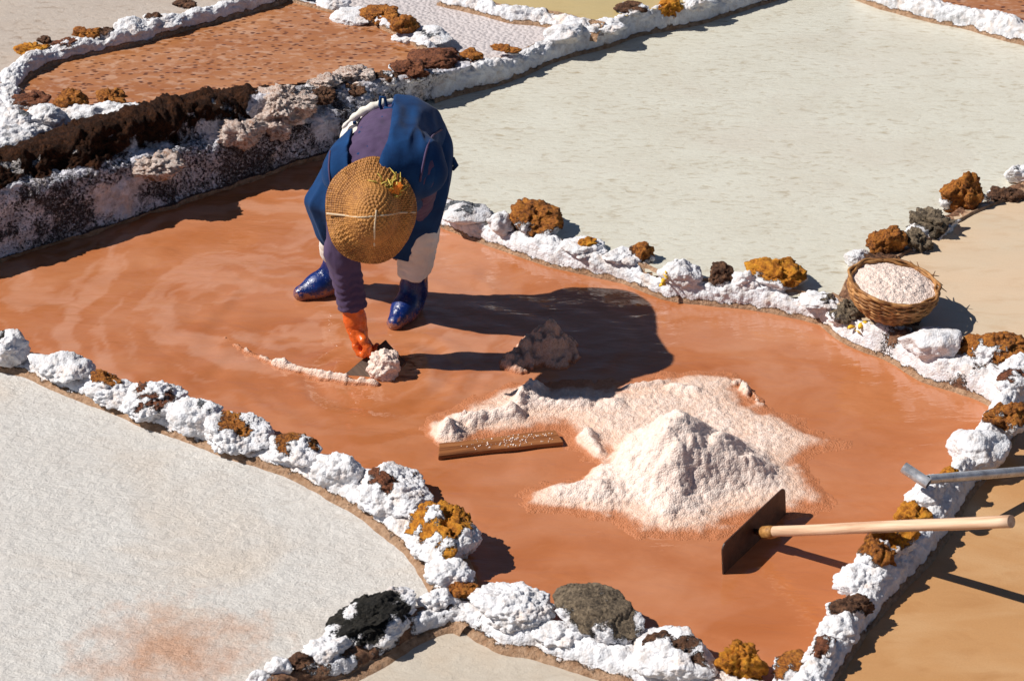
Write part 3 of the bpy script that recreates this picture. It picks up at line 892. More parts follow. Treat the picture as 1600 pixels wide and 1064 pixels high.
G1 = 'lumps and stones on the lower left ridge'
G2 = 'stones along the near edge of the muddy pan'
G3 = 'stones on the white wall at the right'
G4 = 'stones around the wicker basket'
G5 = 'loose stones in a line behind the basket'
G6 = 'stones on the ridge behind the person'
G7 = 'stones on the far ridge of the cream pan'
G8 = 'stones on the ridge beside the mauve pan'
G9 = 'stones on the back ridge of the speckled pan'
G10 = 'salt chunks on the tall bank'
ST = [
 # kind, cx, cy, w, h, angle, foot, salt, name, label, group, extra
 ('black', 6, 548, 72, 62, 10, .02, .80, 'salt_lump', 'white salt lump with a dark top, cut by the left edge', G1, {}),
 ('grey', 92, 574, 98, 56, 20, .02, 1.0, 'salt_lump', 'pure white cauliflower lump at the upper end of the lower left ridge', G1, {}),
 ('ochre', 163, 592, 56, 26, 16, .055, .45, 'stone', 'flat orange stone between two white lumps at the upper left', G1, {}),
 ('grey', 178, 612, 86, 46, 18, .02, 1.0, 'salt_lump', 'long white lump just below the flat orange patch of stone', G1, {}),
 ('rust', 236, 626, 108, 66, 16, .02, .80, 'stone', 'white crusted stone with a broad rust brown cap on the lower left ridge', G1, {}),
 ('slate', 308, 651, 80, 62, 14, .02, .88, 'salt_lump', 'white lump with a grey shoulder right of the rust capped stone', G1, {}),
 ('ochre', 366, 676, 116, 66, 12, .02, .74, 'salt_lump', 'wide white lump with small ochre flecks on its top', G1, {}),
 ('ochre', 458, 706, 82, 60, 16, .02, .72, 'stone', 'white crusted stone with an ochre stripe on its right shoulder', G1, {}),
 ('grey', 526, 735, 82, 64, 10, .02, 1.0, 'salt_lump', 'round pure white ball of salt in the middle of the lower left ridge', G1, {}),
 ('rust', 612, 766, 122, 84, 24, .02, .72, 'salt_lump', 'large white lump streaked with rust, above the big ochre topped stone', G1, {'pop': .8}),
 ('bright', 692, 838, 106, 96, 44, .02, .60, 'stone', 'big stone with golden ochre top at the bend of the lower left ridge', G1, {'depth': .7}),
 ('brown', 704, 896, 78, 44, 16, .05, .92, 'salt_lump', 'small white lump tucked below the golden ochre stone', G1, {}),
 ('ochre', 722, 920, 52, 34, 10, .03, .25, 'stone', 'small ochre brown stone at the junction of the ridges', G1, {}),
 ('grey', 684, 936, 64, 30, 4, .03, 1.0, 'salt_lump', 'little white lump between the black stone and the junction of the ridges', G1, {}),
 ('black', 578, 972, 162, 74, -33, .015, .50, 'stone', 'large black stone dotted with white salt at the bottom', G2, {'depth': .5}),
 ('grey', 508, 1014, 66, 44, -26, .02, 1.0, 'salt_lump', 'white lump against the lower left end of the black stone', G2, {}),
 ('brown', 470, 1034, 44, 26, 0, .03, .25, 'stone', 'flat brown stone between two white balls of salt, bottom', G2, {}),
 ('grey', 436, 1045, 42, 36, 0, .02, 1.0, 'salt_lump', 'small white ball of salt left of the flat brown stone', G2, {}),
 ('grey', 405, 1061, 36, 26, 0, .01, 1.0, 'salt_lump', 'tiny white lump cut by the bottom edge, leftmost of its ridge', G2, {}),
 ('grey', 800, 948, 138, 78, 14, .02, 1.0, 'salt_lump', 'broad white mound of salt popcorn left of the grey brown boulder', G2, {}),
 ('grey', 934, 957, 142, 84, 24, .03, .42, 'stone', 'big smooth grey brown boulder rising out of white salt', G2, {'rough': .25, 'depth': .6}),
 ('grey', 872, 992, 90, 42, 18, .01, 1.0, 'salt_lump', 'white crust in front of the grey brown boulder', G2, {}),
 ('brown', 1046, 1018, 156, 88, 18, .02, .70, 'stone', 'wide white crusted stone with a brown patch on top, right of the grey brown boulder', G2, {'pop': .6}),
 ('bright', 1159, 1031, 76, 70, 0, .03, .03, 'stone', 'bright orange spongy stone at the bottom edge', G2, {'rough': 1.5}),
 ('ochre', 1240, 1048, 92, 56, 8, .04, .62, 'stone', 'orange stone speckled with white, right of the bright spongy one', G2, {'rough': 1.2}),
 ('rust', 1284, 1018, 56, 46, -20, .15, .74, 'stone', 'white stone with a small rust cap, lowest on the right wall', G3, {}),
 ('grey', 1308, 984, 62, 54, -40, .14, 1.0, 'salt_lump', 'white lump below the stacked brown stones on the right wall', G3, {}),
 ('brown', 1330, 948, 66, 46, -10, .17, .28, 'stone', 'pair of flat brown stones set into the white wall', G3, {}),
 ('grey', 1344, 908, 70, 58, -40, .16, .95, 'salt_lump', 'white lump above the flat brown stones', G3, {}),
 ('ochre', 1370, 868, 54, 60, -30, .18, .42, 'stone', 'ochre brown stone just below the rake handle', G3, {'rough': 1.2}),
 ('bright', 1396, 846, 82, 52, -14, .20, .52, 'stone', 'golden stone with a white patch directly under the rake handle', G3, {}),
 ('bright', 1428, 806, 62, 42, -14, .20, .06, 'stone', 'bright golden block just above the rake handle', G3, {}),
 ('grey', 1456, 776, 78, 60, -24, .18, 1.0, 'salt_lump', 'white lump under the head of the steel pipe', G3, {'pop': .7}),
 ('bright', 1487, 737, 28, 18, 0, .24, .10, 'stone', 'small orange chip behind the steel pipe', G3, {}),
 ('grey', 1526, 698, 84, 74, -36, .17, 1.0, 'salt_lump', 'tall white lump above the steel pipe', G3, {'pop': .6}),
 ('ochre', 1572, 652, 62, 48, -20, .20, .38, 'stone', 'ochre brown stone near the top of the right wall', G3, {}),
 ('rust', 1584, 600, 62, 46, -20, .16, .70, 'stone', 'reddish stone in white crust at the right edge', G3, {}),
 ('grey', 1594, 572, 52, 34, -20, .14, 1.0, 'salt_lump', 'white lump at the right edge beside the mossy orange rock', G3, {}),
 ('grey', 1455, 533, 98, 66, 12, .09, 1.0, 'salt_lump', 'smooth white wedge of salt right of the basket', G4, {'pop': .35, 'facets': 9}),
 ('ochre', 1556, 546, 108, 64, 16, .09, .42, 'stone', 'broad orange and brown rock right of the white wedge', G4, {}),
 ('brown', 1398, 508, 78, 40, 8, .06, .15, 'stone', 'dark brown stone wedged under the basket', G4, {'facets': 10}),
 ('grey', 1378, 517, 60, 22, 10, .05, .95, 'salt_lump', 'low white crust at the foot of the basket', G4, {'pop': .6}),
 ('ochre', 1382, 380, 66, 52, 0, .10, .04, 'stone', 'round orange brown stone behind the basket', G5, {'rough': .8}),
 ('brown', 1372, 405, 86, 26, 6, .08, .08, 'stone', 'flat brown slab under the round orange stone', G5, {}),
 ('slate', 1338, 402, 34, 30, -20, .08, .85, 'salt_lump', 'small bluish white lump at the left rim of the basket', G5, {'pop': .5}),
 ('grey', 1427, 377, 52, 44, 20, .09, .34, 'stone', 'small dark grey knobbly stone right of the round orange stone', G5, {'rough': 1.4}),
 ('grey', 1456, 350, 88, 50, 4, .09, .50, 'stone', 'knobbly grey crust stone in the middle of the loose line', G5, {'rough': 1.8}),
 ('ochre', 1507, 308, 66, 84, 0, .085, .22, 'stone', 'tall pointed orange rock with white flecks', G5, {'facets': 10, 'depth': .6}),
 ('brown', 1570, 306, 60, 34, 0, .09, .25, 'stone', 'flat brown stone right of the pointed orange rock', G5, {}),
 ('slate', 1594, 272, 46, 34, 0, .09, .9, 'salt_lump', 'lilac white lump at the right edge behind the flat brown stone', G5, {'pop': .4}),
 ('slate', 724, 329, 90, 44, 8, .08, .66, 'stone', 'smooth grey white boulder right beside the person', G6, {'rough': .4, 'pop': .35}),
 ('ochre', 830, 342, 98, 60, 14, .08, .30, 'stone', 'knobbly brown ochre rock, largest behind the person', G6, {'rough': 1.3}),
 ('grey', 780, 350, 38, 32, 0, .08, 1.0, 'salt_lump', 'white bulge at the left foot of the knobbly ochre rock', G6, {}),
 ('grey', 912, 388, 70, 32, 14, .07, .97, 'salt_lump', 'low white crust with an orange chip on it', G6, {}),
 ('bright', 917, 379, 30, 16, 10, .10, .15, 'stone', 'tiny orange chip on low white crust', G6, {}),
 ('ochre', 1003, 394, 38, 36, 20, .075, .34, 'stone', 'small pointed orange stone on white crust, middle of the ridge', G6, {'facets': 9}),
 ('grey', 972, 402, 54, 30, 10, .07, 1.0, 'salt_lump', 'white crust left of the small pointed orange stone', G6, {}),
 ('slate', 1064, 428, 58, 54, 20, .06, .78, 'salt_lump', 'white lump with a grey tip, beside the yellow petals', G6, {'pop': .6}),
 ('brown', 1128, 429, 44, 36, 0, .08, .34, 'stone', 'small dark brown stone left of the round orange rock', G6, {}),
 ('bright', 1212, 428, 98, 56, 10, .08, .38, 'stone', 'rounded orange rock on the ridge left of the basket', G6, {'rough': 1.2}),
 ('grey', 1166, 438, 50, 32, 0, .08, 1.0, 'salt_lump', 'white crust at the left foot of the rounded orange rock', G6, {}),
 ('grey', 1284, 472, 70, 30, 12, .08, .92, 'salt_lump', 'white crust between the rounded orange rock and the basket', G6, {}),
 ('brown', 884, 51, 76, 40, 0, .16, .88, 'salt_lump', 'big smooth white boulder with a faint brown top on the far ridge', G7, {'pop': .35}),
 ('ochre', 791, 77, 54, 14, 6, .19, .05, 'stone', 'flat orange brown stone at the edge of the mauve pan', G7, {}),
 ('ochre', 738, 86, 42, 20, 8, .19, .08, 'stone', 'small ochre stone with the dark jumble on its left', G7, {}),
 ('rust', 679, 93, 64, 40, 34, .19, .14, 'stone', 'angular red brown stone at the corner of the speckled pan', G7, {'facets': 12}),
 ('brown', 952, 42, 56, 24, 6, .16, .85, 'salt_lump', 'low white and mauve lump right of the smooth white boulder', G7, {}),
 ('brown', 985, 15, 62, 22, -12, .18, .55, 'stone', 'white crusted brown stone near the top edge', G7, {}),
 ('bright', 1048, 10, 44, 34, 0, .16, .08, 'stone', 'orange rock cut by the top edge on the far ridge', G7, {}),
 ('grey', 1090, 4, 46, 26, -14, .16, .9, 'salt_lump', 'white lump at the top edge right of the orange rock', G7, {}),
 ('slate', 672, 58, 62, 34, 20, .18, .80, 'salt_lump', 'bluish white lump right of the orange stone on white', G8, {'pop': .5}),
 ('ochre', 597, 23, 66, 28, 16, .20, .12, 'stone', 'long ochre brown stone on the white ridge by the mauve pan', G8, {}),
 ('ochre', 634, 40, 38, 34, -20, .21, .10, 'stone', 'orange stone standing on a white lump, right of the long ochre one', G8, {'facets': 9}),
 ('grey', 634, 60, 46, 22, 0, .17, 1.0, 'salt_lump', 'white lump under the orange stone', G8, {'pop': .6}),
 ('grey', 556, 28, 72, 34, 18, .17, 1.0, 'salt_lump', 'white lump below the left end of the long ochre stone', G8, {'pop': .6}),
 ('slate', 520, 4, 56, 28, 10, .18, .85, 'salt_lump', 'grey white lump at the top edge, left end of its ridge', G8, {'pop': .5}),
 ('rust', 640, 112, 66, 32, 4, .21, .40, 'stone', 'red and white jumbled stone above the person', G10, {'facets': 12, 'rough': 1.6}),
 ('brown', 604, 122, 46, 24, 0, .21, .5, 'stone', 'small brown and white stone left of the red jumble', G10, {'facets': 10, 'rough': 1.6}),
 ('bright', 48, 77, 52, 22, 0, .23, .05, 'stone', 'orange stone at the left end of the back ridge', G9, {}),
 ('brown', 71, 64, 24, 14, 0, .23, .2, 'stone', 'tiny brown stone behind the leftmost orange stone', G9, {}),
 ('rust', 104, 68, 50, 18, -6, .23, .5, 'stone', 'rusty white stone between the two orange ones', G9, {}),
 ('ochre', 136, 51, 40, 22, 10, .24, .05, 'stone', 'pointed orange brown stone on the back ridge', G9, {'facets': 9}),
 ('brown', 166, 50, 28, 18, 0, .24, .5, 'stone', 'small brown stone with white side, right of the pointed orange one', G9, {}),
 ('slate', 203, 43, 64, 34, -8, .22, .9, 'salt_lump', 'bluish white mound on the back ridge with a dark tip', G9, {'pop': .6}),
 ('brown', 240, 26, 26, 14, 0, .25, .3, 'stone', 'small dark stone on top of the white back ridge', G9, {}),
 ('grey', 256, 33, 70, 26, -12, .22, 1.0, 'salt_lump', 'white mound right of the bluish one on the back ridge', G9, {}),
 ('brown', 290, 6, 48, 16, 0, .25, .25, 'stone', 'brown stone at the top edge on the back ridge', G9, {}),
 ('ochre', 113, 157, 60, 46, 6, .22, .06, 'stone', 'blocky orange brown stone at the left of the dark earth', G9, {'facets': 11, 'rough': .8}),
 ('ochre', 174, 154, 62, 28, 0, .22, .08, 'stone', 'layered ochre and brown stone right of the blocky one', G9, {'facets': 9}),
 ('rust', 46, 156, 62, 26, -6, .22, .22, 'stone', 'flat orange red stone left of the blocky one', G9, {}),
 ('slate', 28, 190, 52, 38, 0, .20, .86, 'salt_lump', 'white cone of salt with a dark tip at the left edge', G9, {'pop': .6}),
 ('grey', 72, 184, 62, 44, 0, .20, 1.0, 'salt_lump', 'white cone of salt right of the dark tipped one', G9, {'pop': .6}),
 ('grey', 186, 174, 62, 22, -8, .22, 1.0, 'salt_lump', 'white crust beneath the layered stone', G9, {}),
 ('pink', 440, 162, 108, 66, 10, .235, .10, 'salt_chunk', 'big folded chunk of pinkish white salt, largest on the tall bank', G10, {'facets': 14, 'rough': 1.5}),
 ('pink', 430, 196, 66, 46, 0, .18, .05, 'salt_chunk', 'pinkish chunk hanging below the biggest one', G10, {'facets': 13, 'rough': 1.5}),
 ('pink', 374, 208, 78, 46, 0, .21, .06, 'salt_chunk', 'fan shaped pink salt crust left of the biggest chunk', G10, {'facets': 12, 'rough': 1.7}),
 ('pink', 240, 256, 96, 46, 4, .20, .05, 'salt_chunk', 'pink salt crust lying alone on the face of the tall bank', G10, {'facets': 12, 'rough': 1.6}),
 ('pink', 508, 128, 60, 26, -4, .25, .35, 'salt_chunk', 'pale slab with brown underside right of the biggest chunk', G10, {'facets': 9, 'rough': 1.4}),
 ('pink', 556, 116, 66, 30, 18, .23, .30, 'salt_chunk', 'pale tilted slab right above the person\'s back', G10, {'facets': 9, 'rough': 1.4}),
 ('brown', 500, 150, 56, 28, 0, .225, .05, 'stone', 'brown stone under the pale slab on the bank', G10, {'facets': 9}),
 ('brown', 548, 142, 50, 24, 0, .205, .35, 'stone', 'brown white stone on the bank just behind the belt', G10, {}),
 ('grey', 1322, 490, 54, 40, 22, .07, .30, 'stone', 'grey striated stone against the left side of the basket', G4, {'facets': 12, 'depth': .6}),
]
for i, (kind, cx, cy, w_, h_, an, zb, sa, nm, lab, gr, ex) in enumerate(ST):
    stone(kind, cx, cy, w_, h_, an, zb, sa, nm, lab, gr, seed=i + 1, **ex)

# ================================================================== harvested salt
def salt_field(name, poly_px, res, fn, label, cat='salt heap', z0=0.0, group=None, soak_shade=0.0):
    P = np.array([px(x, y, z0)[:2] for x, y in poly_px])
    x0, y0 = P.min(0) - .06; x1, y1 = P.max(0) + .06
    nx, ny = int((x1 - x0) / res) + 2, int((y1 - y0) / res) + 2
    gx, gy = np.meshgrid(x0 + np.arange(nx) * res, y0 + np.arange(ny) * res)
    d = sd_poly(gx, gy, P)
    W = np.stack([gx, gy, np.zeros_like(gx)], -1).reshape(-1, 3)
    h = fn(W, d.ravel())
    V = W.copy(); V[:, 2] = z0 + h
    F = grid_faces(ny, nx)
    F = F[(h[F] > -0.012).any(1)]
    used = np.unique(F); remap = -np.ones(len(V), np.int64); remap[used] = np.arange(len(used))
    V = V[used]; F = remap[F]; hh = h[used]
    wet = .60 * (1 - sstep(0.0, 0.06, hh + (fbm(V * 14, 3, 5) - .5) * .02)) + .52 * sstep(0.022, 0.001, hh)
    wet = np.maximum(wet, soak_shade)
    N = normals(V, F)
    w1 = beads(V * 60, 3)
    V = V + N * ((w1 - .4) * 0.007 * sstep(0.0, 0.03, hh))[:, None]
    org = np.array([P[:, 0].mean(), P[:, 1].mean(), z0])
    me = mk_mesh(name, V - org, F, True, {'wet': wet})
    return tag(link(name, me, M['heap'], None, org), label, cat, group)

def cone(W, x, y, zpk, slope, base=0.0, sx=1.0, sy=1.0):
    c = px(x, y, 0)
    r = np.hypot((W[:, 0] - c[0]) * sx, (W[:, 1] - c[1]) * sy)
    return zpk - np.sqrt((r * slope) ** 2 + 0.012 ** 2) 

def bump_at(W, x, y, r, h, sy=1.0):
    c = px(x, y, 0)
    return h * np.exp(-(((W[:, 0] - c[0]) / r) ** 2 + ((W[:, 1] - c[1]) * sy / r) ** 2))

def seg_bump(W, a, b, r, h):
    a, b = px(*a), px(*b)
    e = (b - a)[:2]
    t = np.clip(((W[:, :2] - a[:2]) @ e) / (e @ e), 0, 1)
    d = np.hypot(W[:, 0] - a[0] - t * e[0], W[:, 1] - a[1] - t * e[1])
    return h * np.exp(-(d / r) ** 2)

def big_heap(W, d):
    n = fbm(W * 9, 5, 51) - .5
    n2 = fbm(W * 34, 4, 55) - .5
    sheet = sstep(0.09, -0.20, d + n * 0.20) * 0.030 - 0.0065 + n2 * 0.007 + n * .012
    sheet = np.where(d > 0.058, -0.03, sheet)
    Wn = W + np.stack([n, fbm(W * 9 + 31, 4, 58) - .5, np.zeros(len(n))], 1) * 0.10
    h = np.maximum.reduce([cone(Wn, 1058, 735, .252, .92, sy=.95), cone(Wn, 1116, 738, .185, .88), cone(Wn, 1162, 748, .125, .86), cone(Wn, 1045, 785, .085, .48), cone(Wn, 985, 757, .060, .32)])
    h = h + n * .05 + n2 * .016
    hs = np.logaddexp(h / .012, sheet / .012) * .012
    hs = hs + seg_bump(W, (716, 664), (800, 655), .035, .045 ) * np.clip(.7 + n * 2 + n2 * 1.2, 0, 2) + bump_at(W, 700, 682, .05, .06) * np.clip(.9 + n2 * 1.2, 0, 2) + seg_bump(W, (815, 640), (835, 612), .035, .05) * np.clip(.8 + n2 * 1.6, 0, 2) + seg_bump(W, (840, 638), (960, 640), .03, .022) * (.8 + n * 3)
    hs = hs + bump_at(W, 918, 690, .03, .045) + seg_bump(W, (925, 700), (935, 712), .025, .025) + seg_bump(W, (1150, 600), (1190, 630), .020, .022) * np.clip(.6 + n2 * 5, 0, 2) + seg_bump(W, (985, 610), (1030, 603), .022, .018) + seg_bump(W, (1050, 612), (1085, 618), .02, .018) + seg_bump(W, (880, 775), (930, 775), .06, .03)
    return hs
salt_field('salt_heap', [(655, 668), (690, 640), (790, 600), (880, 598), (985, 597), (1080, 578), (1150, 580), (1180, 622), (1240, 650), (1325, 690), (1270, 725), (1295, 790), (1215, 812), (1110, 838), (1000, 838), (962, 808), (880, 800), (815, 792), (812, 768), (900, 762), (965, 745), (950, 712), (905, 708), (872, 676), (800, 682), (712, 700)],
           0.0062, big_heap, 'large pinkish white heap of harvested salt with a spread skirt in the muddy pan')

def dark_heap(W, d):
    n = fbm(W * 10, 5, 61) - .5
    n2 = fbm(W * 36, 4, 65) - .5
    w_ = 1 - beads(W * 34, 66)
    Wn = W + np.stack([n, n, n * 0], 1) * .08
    h = np.maximum.reduce([cone(Wn, 856, 550, .16, 1.25, sy=.85), cone(Wn, 834, 558, .115, 1.05), cone(Wn, 812, 570, .06, .7)])
    return np.maximum(h + n * .07 + n2 * .045 + (.5 - w_) * .030, -0.03 + n2 * .01)
salt_field('salt_heap', [(745, 590), (770, 510), (840, 490), (910, 510), (905, 590), (830, 600)], 0.006, dark_heap, 'smaller lumpy heap of wet salt standing in the person\'s shadow', soak_shade=.84)  # wet salt browned further in its colour to deepen the shade on it

def streak(W, d):
    n = fbm(W * 16, 4, 71) - .5
    n2 = fbm(W * 50, 3, 73) - .5
    h = np.full(len(W), -0.016)
    pts = [(352, 530), (385, 550), (430, 570), (480, 584), (540, 596), (590, 602)]
    hs = [0.018, 0.03, 0.045, 0.044, 0.030, 0.026]
    for a, b_, k in zip(pts[:-1], pts[1:], hs):
        h = np.maximum(h, -0.016 + seg_bump(W, a, b_, .020, k))
    return h + (n * .04 + n2 * .02) * (h > -.012)
salt_field('salt_streak', [(340, 520), (400, 540), (500, 575), (610, 590), (610, 612), (480, 600), (400, 575), (340, 540)], 0.005, streak, 'thin curving line of salt scraped up across the muddy pan', 'salt')
# ================================================================== tools and basket
def frame_obj(name, V, F, origin, X, Y, mat, parent=None, smooth=False, bevel=0.0, attrs=None):
    """mesh given in its own axes, placed with axes X, Y (Z = X x Y) at origin"""
    X = np.asarray(X, float); X = X / np.linalg.norm(X)
    Y = np.asarray(Y, float); Y = Y - X * (X @ Y); Y = Y / np.linalg.norm(Y)
    Zx = np.cross(X, Y)
    me = mk_mesh(name, V, F, smooth, attrs)
    o = link(name, me, mat)
    mw = Matrix(((X[0], Y[0], Zx[0], origin[0]), (X[1], Y[1], Zx[1], origin[1]), (X[2], Y[2], Zx[2], origin[2]), (0, 0, 0, 1)))
    if parent is not None:
        o.parent = parent
        o.matrix_basis = parent.matrix_basis.inverted() @ mw
    else:
        o.matrix_basis = mw
    if bevel:
        md = o.modifiers.new('bevel', 'BEVEL'); md.width = bevel; md.segments = 2; md.limit_method = 'ANGLE'
    return o

def plank_mesh(l, w_, t, nx=24, seed=0, rag=0.004):
    xs = np.linspace(-l / 2, l / 2, nx)
    V = []
    for i, x in enumerate(xs):
        q = np.array([[x * 9, seed, 0.0]])
        e1 = (fbm(q, 3, seed)[0] - .5) * rag * 2; e2 = (fbm(q + 9, 3, seed)[0] - .5) * rag * 2
        V += [(x, -w_ / 2 + e1, -t / 2), (x, w_ / 2 + e2, -t / 2), (x, w_ / 2 + e2, t / 2), (x, -w_ / 2 + e1, t / 2)]
    F = []
    for i in range(nx - 1):
        for k in range(4):
            a, b_ = i * 4 + k, i * 4 + (k + 1) % 4
            F.append((a, a + 4, b_ + 4, b_))
    e = (nx - 1) * 4
    F += [(0, 1, 2, 3), (e + 3, e + 2, e + 1, e)]
    V = np.array(V)
    V[:4, 0] += np.array([-.006, .012, .012, -.004]); V[e:, 0] += np.array([.012, -.004, -.004, .010])
    return V, np.array(F)

# plank on the wet salt
a0 = (px(679, 696, .02) + px(689, 711, .02)) / 2
a1 = (px(867, 674, .02) + px(878, 690, .02)) / 2
L_ = np.linalg.norm(a1 - a0)
V, F = plank_mesh(L_, 0.076, 0.020, seed=3)
plank = frame_obj('plank', V, F, (a0 + a1) / 2 + np.array([0, 0, -.006]), a1 - a0, (0, 1, 0.10), M['wet_wood'], bevel=.003)
tag(plank, 'wet brown wooden plank lying in the muddy pan, sprinkled with salt', 'plank')
mb = MB()
iv, if_ = ico(1)
for i in range(150):
    x = rng.normal(0.06, 0.085); y = rng.normal(0, .024)
    if abs(x) > L_ / 2 - .02 or abs(y) > .033: continue
    mb.add(iv * rng.uniform(.0012, .0036) * rng.uniform(.6, 1.4, (len(iv), 1)) + np.array([x, y, .0105]), if_)
gr = mb.build('salt_grains', M['heap'])
gr.parent = plank; gr['kind'] = 'stuff'

# wooden rake
A_ = px(1190, 832, .060); B_ = px(1580, 814, .53)
path = np.array([A_ + (B_ - A_) * t for t in np.linspace(0, 1, 24)])
path += (np.stack([fbm(np.stack([np.linspace(0, 5, 24), np.full(24, k * 9.0), np.zeros(24)], 1), 2, k) - .5 for k in (1, 2, 3)], 1)) * .008
org = (A_ + B_) / 2
Xd = (B_ - A_) / np.linalg.norm(B_ - A_)
Yd = np.cross((0, 0, 1), Xd); Yd /= np.linalg.norm(Yd); Zd = np.cross(Xd, Yd)
loc = np.stack([(path - org) @ Xd, (path - org) @ Yd, (path - org) @ Zd], 1)
Vt, Ft, Ct = tube(loc, np.linspace(.0185, .0205, 24), 14)
Ft = np.vstack([Ft, np.stack([Ct[:, 0], Ct[:, 1], Ct[:, 2], Ct[:, 2]], 1)])
rake_me = bpy.data.meshes.new('handle')
rake_me.from_pydata([tuple(v) for v in Vt], [], [tuple(f[:3]) if f[2] == f[3] else tuple(f) for f in Ft.tolist()])
rake_me.polygons.foreach_set('use_smooth', [len(p.vertices) == 4 for p in rake_me.polygons])
rake = bpy.data.objects.new('rake', None); COL.objects.link(rake); rake.location = Vector(px(1186, 834, 0))
tag(rake, 'wooden handled rake with a dark rusty blade, leaning over the white wall at the right', 'rake')
hd = link('handle', rake_me, M['pale_wood'], rake)
hd.matrix_basis = Matrix.Translation(-rake.location) @ Matrix(((Xd[0], Yd[0], Zd[0], org[0]), (Xd[1], Yd[1], Zd[1], org[1]), (Xd[2], Yd[2], Zd[2], org[2]), (0, 0, 0, 1)))
b0, b1 = px(1137, 897, -.012), px(1236, 802, -.012)
t0, t1 = px(1124, 857, .115), px(1221, 766, .115)
ctr = (b0 + b1 + t0 + t1) / 4
Xb = ((b1 - b0) + (t1 - t0)); Lb = np.linalg.norm(Xb) / 2; Xb /= np.linalg.norm(Xb)
Yb = ((t0 - b0) + (t1 - b1)) / 2; Yb = Yb - Xb * (Yb @ Xb); Hb = np.linalg.norm(Yb); Yb /= Hb
outl = []
rc = .026
for cx_, cy_, a_0 in ((Lb / 2 - rc, Hb / 2 - rc, 0), (-Lb / 2 + rc, Hb / 2 - rc, 90), (-Lb / 2 + .006, -Hb / 2 + .006, 180), (Lb / 2 - .006, -Hb / 2 + .006, 270)):
    rr = rc if cy_ > 0 else .006
    for k in range(5):
        a_ = math.radians(a_0 + k * 22.5)
        outl.append((cx_ + rr * math.cos(a_), cy_ + rr * math.sin(a_)))
bm = bmesh.new()
fr = [bm.verts.new((x, y, .0025 - .10 * x * x)) for x, y in outl]
bk = [bm.verts.new((x, y, -.0025 - .10 * x * x)) for x, y in outl]
bm.faces.new(fr); bm.faces.new(bk[::-1])
for i in range(len(outl)):
    j = (i + 1) % len(outl)
    bm.faces.new((fr[i], bk[i], bk[j], fr[j]))
me = bpy.data.meshes.new('blade'); bm.to_mesh(me); bm.free()
bl = link('blade', me, M['iron'], rake)
Zb = np.cross(Xb, Yb)
bl.matrix_basis = Matrix.Translation(-rake.location) @ Matrix(((Xb[0], Yb[0], Zb[0], ctr[0]), (Xb[1], Yb[1], Zb[1], ctr[1]), (Xb[2], Yb[2], Zb[2], ctr[2]), (0, 0, 0, 1)))
mb = MB()
fp = np.array([A_ - Xd * .012, A_ + Xd * .008, A_ + Xd * .040, A_ + Xd * .058])
mb.tube(fp, [.011, .0225, .0235, .0212], 14)
mb.build('ferrule', M['ferrule'], rake, tuple(A_))
mb = MB()
mb.tube(np.array([ctr + Xb * .0, A_ - Xd * .005]), [.010, .012], 8)
mb.build('tang', M['iron'], rake, tuple(ctr))

# steel pipe with a cross piece
pipe = bpy.data.objects.new('steel_pipe', None); COL.objects.link(pipe); pipe.location = Vector(px(1450, 750, .31))
tag(pipe, 'grey steel pipe with a short cross piece at its end, resting on the white wall', 'pipe')
def hollow(a, b_, r, name, par):
    a, b_ = np.asarray(a, float), np.asarray(b_, float)
    mb = MB()
    n = 20
    d = (b_ - a) / np.linalg.norm(b_ - a)
    u_ = np.cross(d, (0, 0, 1)); u_ /= np.linalg.norm(u_); v_ = np.cross(u_, d)
    th = np.arange(n) * 2 * math.pi / n
    ring = u_ * np.cos(th)[:, None] + v_ * np.sin(th)[:, None]
    V = np.vstack([a + ring * r, b_ + ring * r, b_ + ring * r * .84, a + ring * r * .84])
    F = [(k * n + i, k * n + (i + 1) % n, ((k + 1) % 4) * n + (i + 1) % n, ((k + 1) % 4) * n + i) for k in range(4) for i in range(n)]
    mb.add(V, np.array(F))
    o = mb.build(name, M['steel'], par, tuple((a + b_) / 2))
    md = o.modifiers.new('edge', 'EDGE_SPLIT'); md.split_angle = math.radians(40)
    return o
hollow(px(1412, 730, .345), px(1451, 756, .318), .0195, 'cross_piece', pipe)
hollow(px(1450, 749, .322), px(1700, 727, .135), .0165, 'shaft', pipe)

def petals(name, spots, z, label, mat, cat='petals'):
    mb = MB()
    c0 = px(*spots[0][:2], z)
    for x, y, ln, an, dz in spots:
        c = px(x, y, z + dz)
        ca, sa = math.cos(an), math.sin(an)
        pts = []
        for i, t in enumerate(np.linspace(-1, 1, 7)):
            wdt = .42 * ln * math.sqrt(max(0.03, 1 - t * t))
            for s in (-1, 1):
                q = np.array([t * ln, s * wdt, .35 * ln * (1 - abs(t)) + .15 * ln * s])
                pts.append(c + np.array([q[0] * ca - q[1] * sa, q[0] * sa + q[1] * ca, q[2]]))
        pts = np.array(pts)
        F = [(2 * i, 2 * i + 1, 2 * i + 3, 2 * i + 2) for i in range(6)]
        mb.add(pts, np.array(F))
    o = mb.build(name, mat, None, tuple(c0))
    md = o.modifiers.new('solidify', 'SOLIDIFY'); md.thickness = .0012
    return tag(o, label, cat)
petals('flower_petals', [(1037, 440, .022, 1.2, .03), (1040, 433, .020, 1.9, .05), (1035, 446, .018, .5, .02), (1041, 426, .014, 1.4, .06)], .06, 'yellow petals caught on the white lump with a grey tip', M['petal'])
petals('flower_petals', [(1330, 512, .018, .3, .02), (1346, 510, .024, .9, .03), (1340, 519, .016, 2.2, .015), (1352, 505, .016, .2, .035)], .055, 'yellow petals lying on the crust at the foot of the basket', M['petal'])

